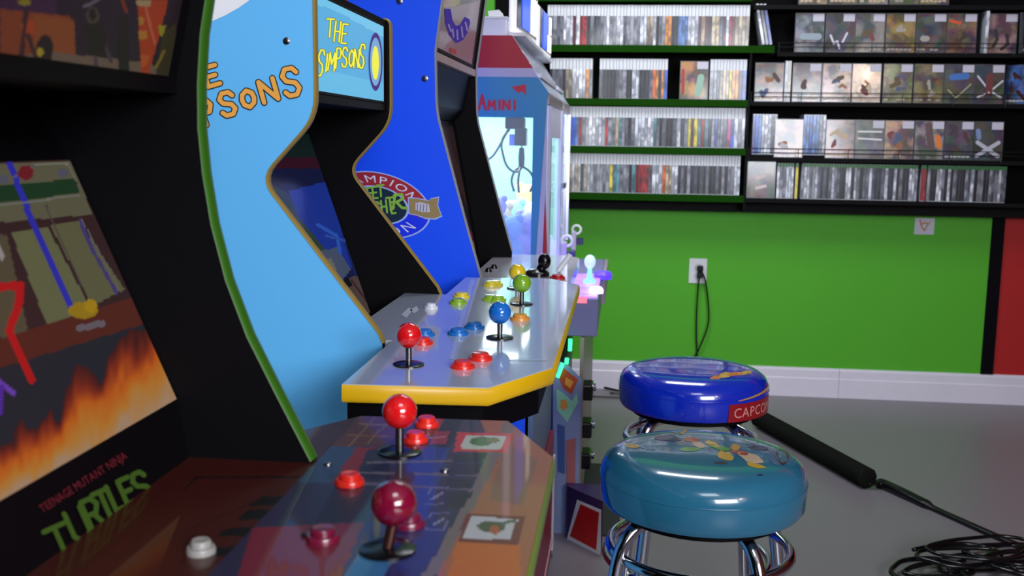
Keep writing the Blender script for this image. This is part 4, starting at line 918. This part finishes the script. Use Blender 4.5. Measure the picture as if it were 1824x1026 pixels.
MB().box((BX, nD, 0), (-.19, dD, .60)).build('lower_cabinet', mat('navy_lower_cabinet', (40, 60, 110), .4), cl)
MB().box((BX, nD+.001, .60), (FX-.001, dD-.001, .80)).build('play_floor_box', white_p, cl)
MB().box((BX, nD+.02, .80), (BX+.015, dD-.02, z_red)).build('back_wall', mat('pale_green_backdrop', (150, 215, 190), .6), cl)
MB().box((BX+.016, dD-.045, .801), (FX-.02, dD-.021, z_blue-.001)).build('back_wall', mat('mint_backdrop', (140, 215, 185), .6), cl)
MB().box((BX+.015, nD+.0205, z_blue-.0), (FX-.02, dD-.0205, z_blue+.012)).build('ceiling_panel', white_p, cl)
# sloping glassy canopy at the front top
ct0 = pz(912, 62); ct1 = pz(977, 165)
cn = MB(); cn.prism([(ct0[0], nD+.02, ct0[1]), (ct1[0], nD+.02, ct1[1]), (ct1[0]-.012, nD+.02, ct1[1]-.004), (ct0[0]-.012, nD+.02, ct0[1]-.006)], (0, dD-nD-.04, 0))
cn.build('sloping_canopy', mat('silver_film', (190, 200, 225), .22, metal=.6, bump=.8, var=.35, scale=26), cl)
MB().box((BX, nD+.02, ct0[1]-.008), (ct0[0], dD-.02, ct0[1])).build('top_panel', white_p, cl)
MB().box((ct1[0]-.02, nD+.02, ct1[1]-.035), (ct1[0]+.004, dD, ct1[1]-.002)).build('canopy_rail', mat('brownish_metal', (150, 135, 145), .3, metal=.5), cl, bevel=.004)
# front: glass doors with pale frame bars
fz0 = .80
MB().box((FX-.004, nD+.02, fz0), (FX, dD-.02, ct1[1]-.036)).build('front_glass', mat('front_glass', (225, 230, 252), .04, alpha=.55), cl)
for yy, wv in ((nD+.02, .04), (3.60, .03), (3.66, .03), (dD-.06, .04)):
    MB().box((FX+.0005, yy, fz0), (FX+.011, yy+wv, ct1[1]-.037)).build('door_bar', mat('pale_bar', (205, 205, 235), .25, metal=.3), cl)
MB().box((FX+.0005, nD+.061, ct1[1]-.13), (FX+.008, 3.599, ct1[1]-.037)).build('door_bar', MC['pale_bar'], cl)
zl = PX(1000, 325, FX).z
MB().box((FX+.0112, 3.59, zl-.012), (FX+.026, 3.71, zl+.008)).build('door_latch', chrome, cl, bevel=.003)
# crane
cy = 3.30
gx, gz = PY(918, 223, cy).x, PY(918, 223, cy).z
MB().box((BX+.02, cy-.02, z_win1+.005), (FX-.03, cy+.02, z_win1+.03)).build('crane_rail', steel, cl)
cr = MB().box((gx-.03, cy-.03, gz-.012), (gx+.03, cy+.03, z_win1+.004)).build('crane_carriage', black, cl, bevel=.004)
kx, kz = PY(927, 245, cy).x, PY(927, 245, cy).z
MB().box((kx-.016, cy-.03, kz-.026), (kx+.022, cy+.03, kz+.03)).build('motor_box', black_gloss, cr, bevel=.003)
MB().box((kx-.034, cy-.015, kz-.026), (kx-.0165, cy+.02, kz+.01)).build('motor_cover', mat('blue_cover', (90, 110, 220), .4), cr)
hx, hz = PY(929, 280, cy).x, PY(929, 280, cy).z
MB().lathe([(.010, -.03), (.011, .0), (.008, .03)], (hx, cy, hz), 16).build('claw_body', black_gloss, cr, smooth=True)
MB().tube([(hx, cy, hz+.03), (hx, cy, kz-.026)], .003, 8).build('claw_cord', steel, cr, smooth=True)
g = MB()
for k in range(3):
    a = k*2.094+.4; dx, dy = math.cos(a), math.sin(a)
    g.tube(smooth_path([(hx, cy, hz-.028), (hx+dx*.028, cy+dy*.028, hz-.045), (hx+dx*.042, cy+dy*.042, hz-.075), (hx+dx*.03, cy+dy*.03, hz-.11)], 5), .004, 8)
g.build('claw_prongs', mat('dark_steel', (60, 62, 66), .3, metal=.8), cr, smooth='all')
for nm, pts in (('hose', [(893, 262), (900, 290), (910, 303), (921, 306), (930, 298)]), ('hose', [(906, 228), (895, 250), (880, 275), (868, 285)]), ('hose', [(893, 262), (896, 245), (908, 230)])):
    MB().tube(smooth_path([PY(x, y, cy-.01) for x, y in pts], 6), .004, 8).build(nm, mat('grey_green_hose', (44, 60, 54), .4), cr, smooth='all')
# prizes
rp = random.Random(5)
pcols = [('white', (225, 225, 240)), ('pale blue', (120, 160, 230)), ('cream', (225, 215, 170)), ('lilac', (150, 150, 235)), ('yellow', (220, 200, 110)), ('mint', (150, 220, 205))]
spots = [(-.36, 3.2, 1, .06), (-.48, 3.22, 0, .07), (-.42, 3.38, 2, .07), (-.60, 3.25, 4, .06), (-.33, 3.42, 3, .06), (-.55, 3.45, 0, .075), (-.40, 3.6, 5, .07), (-.70, 3.4, 1, .07), (-.34, 3.75, 0, .065), (-.52, 3.7, 2, .07), (-.66, 3.65, 3, .06), (-.38, 3.95, 4, .07), (-.56, 3.95, 0, .07), (-.41, 3.27, 3, .05)]
for i, (x, y, c, r) in enumerate(spots):
    z = .80+r*.95+(.04 if i % 2 else 0) if i < 13 else .93
    cname, rgb = pcols[c]
    loc = ['near the side window', 'amid the heap', 'at the back'][0 if y < 3.35 else 1 if y < 3.68 else 2]
    t = empty('plush_toy', (x, y, .8), '%s plush toy %s in the claw machine' % (cname, loc), 'plush toy', 'plush prizes in the claw machine')
    m = mat('plush_'+cname.replace(' ', '_'), rgb, .9, var=.15, scale=60, bump=.5)
    if i % 2: MB().sphere((x, y, .80+.04), .045, sc=(1, 1, .9)).build('cushion_body', m, t, smooth='all')
    MB().sphere((x, y, z), r*.9, sc=(1, 1, 1)).build('body', m, t, smooth='all')
    hd_ = (x+.3*r, y-.25*r, z+r*1.15)
    MB().sphere(hd_, r*.62).build('head', m, t, smooth='all')
    e = MB()
    for s_ in (-1, 1): e.sphere((hd_[0]+s_*r*.42, hd_[1], hd_[2]+r*.5), r*.24, seg=14)
    e.build('ears', m, t, smooth='all')
light('claw_lamp', 'AREA', (-.62, 3.62, z_blue-.03), 18, (.88, .98, 1), .55, .9, (-.62, 3.62, 0))
light('claw_spill_fill', 'AREA', (-.19, 3.7, ct1[1]+.01), 2.5, (.9, .96, 1), .05, .9, (.5, 4.9, 1.2))  # added fill for claw light spilling onto the shelves, not a real tube
# lettering AMINI and its dart
mb = MB()
def am(u, v, U):
    p = Vector((853, 196)).lerp(Vector((921, 195)), u/U); return PY(p.x, p.y-v*19, nD-.001)
for L in [('A', 859, 182, 12, 26, 0), ('M', 876, 187, 12, 16, 0), ('I', 890, 187, 2, 16, 0), ('N', 902, 187, 11, 16, 0), ('I', 917, 187, 2, 16, 0)]: letter(mb, *L, 4.4, lambda x, y: PY(x, y, nD-.0012))
mb.flat([PY(x, y, nD-.001) for x, y in [(911, 155), (937, 150), (937, 170), (930, 162), (924, 166)]])
mb.build('lettering', mat('claw_red_letter', (185, 30, 60), .4), cl, recalc=False)
# control shelf
sh0 = PY(1015, 602, nD+.02).z; sh1 = .725
lav = mat('lavender_grey_metal', (120, 118, 160), .4)
MB().box((FX+.0005, nD+.05, sh0), (-.066, dD-.05, sh1)).build('control_shelf', lav, cl, bevel=.004)
MB().box((-.0655, nD+.5, sh0+.03), (-.052, dD-.05, sh1)).build('shelf_edge', mat('pinkish_metal', (150, 135, 150), .4), cl)
glowp = mat('violet_glow', (150, 110, 250), .3, emit=1.6, var=.4, scale=20); glowr = mat('red_glow', (250, 110, 130), .3, emit=1.2, var=.3, scale=30)
MB().box((FX+.02, nD+.055, sh1+.0003), (-.07, nD+.60, sh1+.006)).build('light_plate', glowp, cl)
MB().box((FX+.02, nD+.0475, sh1-.014), (-.10, nD+.0495, sh1+.005)).build('light_strip', glowr, cl)
def at3(px, py): return PZ(px, py, sh1+.006)
p = at3(1062, 522); MB().lathe([(.022, 0), (.022, .012), (.016, .020), (.0005, .022)], (p.x, p.y, sh1+.006), 24).build('lit_button', mat('white_violet_glow', (215, 190, 255), .3, emit=2.2), cl, smooth=True)
p = at3(1076, 494); MB().lathe([(.030, 0), (.032, .016), (.024, .026), (.0005, .028)], (p.x-.004, p.y, sh1+.0005), 24).build('lit_button', mat('blue_violet_glow', (90, 60, 250), .3, emit=1.1, var=.3), cl, smooth=True)
p = at3(1050, 503); j = MB().lathe([(.022, 0), (.020, .008), (.010, .014), (.007, .05), (.006, .055)], (p.x, p.y, sh1+.006), 20).build('joystick', mat('cyan_glow', (130, 220, 235), .2, emit=1.0), cl, smooth=True)
MB().sphere((p.x, p.y, sh1+.075), .019, sc=(1, 1, 1.25)).build('ball', mat('frosted_ball', (190, 220, 250), .15, emit=.7), j, smooth='all')
# two coin drops hanging on the front, white rings and blue bodies
for px, py, dd, k in ((1003, 430, 3.5, 0), (1021, 410, 4.0, 1)):
    o = PX(px, py, FX+.02)
    h = MB().box((FX+.0115, o.y-.03, o.z-.085), (FX+.035, o.y+.03, o.z-.002)).build('prize_hook', mat('pale_lilac_metal', (185, 180, 220), .3), cl, bevel=.006)
    pts = [(FX+.035+.018*math.cos(a), o.y-.02, o.z+.004+.018*math.sin(a)) for a in [i*math.pi/8 for i in range(16)]]
    MB().tube(pts, .006, 8, closed=True).build('ring', white_pl, h, smooth='all')
    MB().box((FX+.036, o.y-.02, o.z-.060), (FX+.064, o.y+.03, o.z-.035)).build('bracket', mat('navy_bracket', (50, 50, 110), .4), h)
# lower art panels and green light tubes, on the near side
def cpx(x, y, l=.002): return PY(x, y, nD-l)
la = MB()
la.flat([cpx(*p) for p in [(985, 640), (1010, 648), (1037, 676), (1034, 760), (1030, 890), (985, 1010)]], 0)
for poly, mi in [([(991, 662), (1003, 655), (1030, 676), (1018, 703), (1003, 692)], 1), ([(991, 692), (1003, 700), (1019, 714), (1027, 700), (1030, 716), (1010, 752), (992, 730)], 2), ([(999, 712), (1008, 712), (1012, 724), (1004, 732), (998, 726)], 3),
                 ([(1008, 672), (1022, 680), (1016, 692), (1006, 684)], 3), ([(993, 755), (1006, 760), (1006, 845), (994, 840)], 4), ([(1008, 785), (1026, 780), (1024, 880), (1010, 905)], 5)]:
    la.flat([cpx(*p, .003+.0005*mi) for p in poly], mi)
la.build('side_artwork', [mat('blue_grey_panel', (145, 160, 200), .35), mat('rust_print', (205, 86, 44), .4), mat('mint_print', (160, 232, 188), .4), mat('amber_print', (250, 170, 70), .4), mat('steel_strip', (70, 100, 160), .35), mat('pink_print', (185, 110, 110), .4)], cl, recalc=False)
gg = mat('green_glow', (60, 255, 150), .3, emit=2.2)
for pts in ([(1016, 604), (1015, 625)], [(1010, 638), (1009, 648)], [(1002, 648), (993, 672)]):
    MB().tube([PY(*p, nD-.012) for p in pts], .006, 10).build('light_tube', gg, cl, smooth=True)
MB().box((PY(1037, 700, nD).x+.001, nD+.01, .06), (-.115, dD-.05, sh0-.001)).build('front_door', mat('beige_front', (150, 140, 130), .4), cl)
for px, py in ((1042, 692), (1032, 758), (1020, 812)):
    o = PY(px, py, nD+.10)
    kk = MB().box((-.1145, nD+.06, o.z-.03), (-.075, nD+.14, o.z+.02)).build('coin_mech', black_gloss, cl, bevel=.006)
    MB().lathe([(.012, 0), (.012, .008), (.004, .010)], (-.0745, nD+.10, o.z+.005), 14, 'X').build('knob', chrome, kk, smooth=True)
# red foot
rf = [(1008, 967), (1069, 997), (1071, 907), (1027, 889)]
A0 = PY(1008, 967, 3.02); A1 = PY(1071, 997, 2.90)
foot = MB().prism([(A0.x, A0.y, 0), (A1.x, A1.y, 0), (A1.x, 3.05, 0), (A0.x, 3.05, 0)], (0, 0, .165)).build('foot_box', mat('foot_dark', (60, 40, 90), .4), cl)
def fq(px, py, l):
    a = Vector((A0.x, A0.y, 0)); b = Vector((A1.x, A1.y, 0)); t = (b-a).normalized(); N = Vector((t.y, -t.x, 0)); a = a+N*l; r = ray(px, py)
    return CAMP+r*((a-CAMP).dot(N)/r.dot(N))
mb = MB(); mb.flat([fq(*p, .001) for p in [(1009, 962), (1070, 992), (1071, 908), (1028, 890)]], 0); mb.flat([fq(*p, .002) for p in [(1015, 955), (1062, 980), (1067, 913), (1034, 898)]], 1)
mb.build('foot_print', [white_pl, mat('bright_red_print', (190, 22, 20), .4)], foot, recalc=False)

# things on top of the claw machine
bxz = ct0[1]
t = empty('storage_box', (PY(880, 50, 3.2).x, 3.22, bxz), 'plain white box standing on top of the claw machine', 'box')
p0_ = PY(858, 62, 3.15); p1_ = PY(905, 35, 3.15)
MB().box((p0_.x, 3.12, bxz+.0005), (p1_.x, 3.32, p1_.z)).build('body', white_p, t, bevel=.004)
MB().box((p0_.x-.003, 3.117, p1_.z-.0005), (p1_.x+.003, 3.323, p1_.z+.006)).build('lid', white_pl, t, bevel=.002)
tag(MB().prism([(PY(870, 30, 3.15).x, 3.16, p1_.z+.007), (PY(893, 30, 3.15).x, 3.16, p1_.z+.007), (PY(888, 22, 3.15).x, 3.16, p1_.z+.03), (PY(868, 22, 3.15).x, 3.16, p1_.z+.026)], (0, .1, 0)).build('paper_stack', mat('paper_white', (240, 240, 240), .6)), 'small stack of white papers on the white box', 'papers')
def lightbox(y0_, y1_, px_l, px_r, ztop, zbot, label):
    """screen box facing the aisle, turned towards the entrance"""
    a = PY(px_l, 60, y0_); b = PY(px_r, 60, y1_)
    t = empty('display_screen', (a.x, y0_, zbot), label, 'display', 'lit screens above the claw machine')
    d_ = Vector((b.x-a.x, y1_-y0_, 0)); u = d_.normalized(); N = Vector((u.y, -u.x, 0))
    A = Vector((a.x, y0_, zbot)); B = A+d_
    MB().prism([A, B, B-N*.012, A-N*.012], (0, 0, ztop-zbot)).build('housing', mat('white_display_frame', (235, 235, 240), .3, emit=.5), t, bevel=.004)
    def R_(s0, s1, h0, h1, l, nm, m):
        H = ztop-zbot; MB().prism([A+d_*s0+N*l+Vector((0, 0, H*h0)), A+d_*s1+N*l+Vector((0, 0, H*h0)), A+d_*s1+N*l+Vector((0, 0, H*h1)), A+d_*s0+N*l+Vector((0, 0, H*h1))], N*.002).build(nm, m, t)
    R_(.14, .93, .07, .97, .0005, 'screen', mat('display_black', (10, 12, 20), .2)); R_(.30, .62, .10, .95, .003, 'blue_picture', mat('display_blue', (50, 90, 250), .3, emit=1.0)); R_(.66, .9, .10, .50, .003, 'white_picture', mat('display_white', (250, 250, 235), .3, emit=1.3)); R_(.78, .9, .55, .97, .003, 'white_picture', MC['display_white'])
    return t
zb = bxz+.001
lightbox(3.10, 3.62, 913, 957, 1.80, zb+.012, 'larger lit blue and white screen on the claw machine top')
lightbox(3.66, 4.12, 958, 982, 1.66, zb+.012, 'smaller lit blue and white screen behind the larger one')
MB().box((p1_.x+.012, nD+.03, bxz), (PY(957, 60, 3.62).x+.01, dD-.03, bxz+.010)).build('sign_ledge', white_pl, cl)

# ------------------------------------------------------------------ stools
RS = .172
def stool(cx, cy, zt, seat_m, label, rz=0):
    t = empty('bar_stool', (cx, cy, 0), label, 'stool')
    h = .098
    prof = [(.0005, zt-h), (RS-.02, zt-h), (RS-.006, zt-h+.004), (RS, zt-h+.014), (RS+.001, zt-.050), (RS-.001, zt-.034), (RS-.007, zt-.022), (RS-.020, zt-.012), (RS-.042, zt-.0055), (RS-.075, zt-.002), (RS-.11, zt-.0005), (.0005, zt+.001)]
    st = MB().lathe(prof, (cx, cy, 0), 72).build('seat', seat_m, t, smooth=True)
    MB().tube([(cx+(RS+.0005)*math.cos(i*math.pi/36), cy+(RS+.0005)*math.sin(i*math.pi/36), zt-.046) for i in range(72)], .0014, 6, closed=True).build('seam', seat_m, st, smooth='all')
    MB().lathe([(RS-.03, zt-h-.012), (RS-.03, zt-h-.0005)], (cx, cy, 0), 40).build('seat_plate', black, t, smooth=True)
    for k in range(4):
        a = rz+k*math.pi/2; c, s_ = math.cos(a), math.sin(a)
        pts = [(.09, zt-h-.018), (.125, zt-h-.022), (.155, zt-h-.055), (.170, zt-h-.12), (.190, .32), (.222, .012)]
        MB().tube(smooth_path([(cx+r*c, cy+r*s_, z) for r, z in pts], 7), .0115, 14).build('leg', chrome, t, smooth='all')
        MB().lathe([(.016, 0), (.016, .012), (.012, .02)], (cx+.222*c, cy+.222*s_, 0), 16).build('foot_cap', black, t, smooth=True)
    for zr, rr, nm in ((zt-h-.075, .152, 'upper_ring'), (.22, .193, 'foot_ring')):
        MB().tube([(cx+rr*math.cos(i*math.pi/24), cy+rr*math.sin(i*math.pi/24), zr) for i in range(48)], .009, 12, closed=True).build(nm, chrome, t, smooth='all')
    return t, st
teal = mat('teal_vinyl', (40, 108, 138), .2, coat=.8, var=.04); royal = mat('royal_blue_vinyl', (14, 44, 190), .18, coat=.9, var=.04)
PROFS = [(.0, .001), (RS-.11, -.0005), (RS-.075, -.002), (RS-.042, -.0055), (RS-.020, -.012), (RS-.007, -.022), (RS-.001, -.034), (RS+.001, -.050)]
def top_fn(cx, cy, zt, l=.0005):
    def g(px, py):
        z = zt
        for _ in range(12):
            p = PZ(px, py, z+l); rr = math.hypot(p.x-cx, p.y-cy); z = zt+float(np.interp(rr, [a for a, b in PROFS], [b for a, b in PROFS]))*1.0
        rr = math.hypot(p.x-cx, p.y-cy)
        if rr > RS-.020: p = Vector((cx+(p.x-cx)*(RS-.020)/rr, cy+(p.y-cy)*(RS-.020)/rr, zt-.012+l))
        return p
    return g
def find_center(px, y_back, y_front, zt): 
    return None
t1z = .687; t1x, t1y = PZ(1253, 798, t1z).xy
s1, seat1 = stool(t1x, t1y, t1z, teal, 'teal vinyl bar stool with chrome legs and colourful patches on its seat', rz=.55)
t2z = .684; t2x, t2y = PZ(1236, 650, t2z).xy
s2, seat2 = stool(t2x, t2y, t2z, royal, 'royal blue vinyl bar stool with red CAPCOM patch, behind the teal stool', rz=.75)
# colourful abstract patches on the teal seat (pixel outlines carried onto the seat top)
f = top_fn(t1x, t1y, t1z); mb = MB()
def blob(x, y, rx, ry, mi, rot=0, seed=0):
    r_ = random.Random(seed); n = 14
    mb.flat([f(x+math.cos(a)*rx*r_.uniform(.75, 1.15)*math.cos(rot)-math.sin(a)*ry*math.sin(rot), y+math.cos(a)*rx*math.sin(rot)+math.sin(a)*ry*r_.uniform(.75, 1.15)*math.cos(rot)) for a in [2*math.pi*k/n for k in range(n)]], mi)
for i, (x, y, rx, ry, mi, ro) in enumerate([(1126, 794, 14, 4, 0, .1), (1190, 780, 26, 6, 1, .05), (1208, 767, 16, 6, 0, .1), (1233, 783, 14, 5, 2, .1), (1244, 792, 14, 5, 3, .3), (1268, 790, 14, 4, 0, .3), (1228, 800, 20, 4, 4, 0), (1282, 797, 22, 5, 4, .2),
                              (1292, 812, 18, 8, 0, .3), (1310, 797, 9, 6, 5, 0), (1318, 806, 16, 4, 2, .2), (1338, 815, 24, 9, 3, .25), (1346, 829, 20, 4, 0, .2), (1352, 798, 20, 4, 1, .1), (1378, 817, 14, 8, 6, .8), (1393, 813, 13, 14, 7, -.3), (1285, 824, 13, 2.5, 7, 0), (1354, 846, 5, 2, 1, 0), (1150, 796, 22, 4, 6, .2)]):
    blob(x, y, rx, ry, mi, ro, i)
mb.build('seat_print', [mat('print_gold', (205, 160, 50), .3, coat=.6), mat('print_navy', (32, 30, 84), .3, coat=.6), mat('print_red', (165, 55, 36), .3, coat=.6), mat('print_cream', (205, 175, 145), .3, coat=.6), mat('print_green', (90, 150, 60), .3, coat=.6), mat('print_amber', (190, 140, 20), .3, coat=.6), mat('print_slate', (50, 100, 140), .3, coat=.6), mat('print_plum', (60, 24, 48), .3, coat=.6)], seat1, recalc=False)
# blue stool prints
f = top_fn(t2x, t2y, t2z); mb = MB()
for i, (x, y, rx, ry, mi) in enumerate([(1275, 674, 10, 6, 0), (1292, 668, 12, 5, 1), (1310, 666, 14, 4, 0), (1328, 664, 14, 3.5, 1), (1300, 676, 18, 2.5, 2)]):
    blob(x, y, rx, ry, mi, -.12, i+40)
mb.build('seat_print', [mat('print_orange', (215, 120, 40), .3, coat=.6), mat('print_yellow', (220, 180, 60), .3, coat=.6), MC['print_navy']], seat2, recalc=False)
view = math.atan2(-t2y, -t2x)
def wrap(cx, cy, th, z, l):
    a = view+th; r = RS+.001+l; return Vector((cx+r*math.cos(a), cy+r*math.sin(a), z))
mb = MB(); n = 14
def patch(th0, th1, z0, z1, l, mi):
    P = [wrap(t2x, t2y, th0+(th1-th0)*i/n, z0, l) for i in range(n+1)]; Q = [wrap(t2x, t2y, th0+(th1-th0)*i/n, z1, l) for i in range(n+1)]
    mb.add(P+Q, [(i, i+1, n+2+i, n+1+i) for i in range(n)], mi)
zc = t2z-.069
patch(math.radians(27), math.radians(80), zc-.023, zc+.017, .0008, 0)
def cap(u, v, U): return wrap(t2x, t2y, math.radians(31+44*u/U), zc-.014+v*.022, .0018)
text_on(mb, 'CAPCOM', cap, 1, space=.10)
mb.build('side_patch', [mat('capcom_red', (150, 14, 26), .3, coat=.5), mat('patch_letter', (215, 150, 140), .3)], seat2, recalc=False)
mb = MB()
P = [wrap(t2x, t2y, math.radians(35+45*i/10), t2z-.046+.010*i/10, .0010) for i in range(11)]; Q = [wrap(t2x, t2y, math.radians(35+45*i/10), t2z-.044+.016*i/10, .0004) for i in range(11)]
mb.add(P+Q, [(i, i+1, 12+i, 11+i) for i in range(10)])
mb.build('tan_streak', mat('tan_streak', (190, 140, 80), .3, coat=.5), seat2, recalc=False)
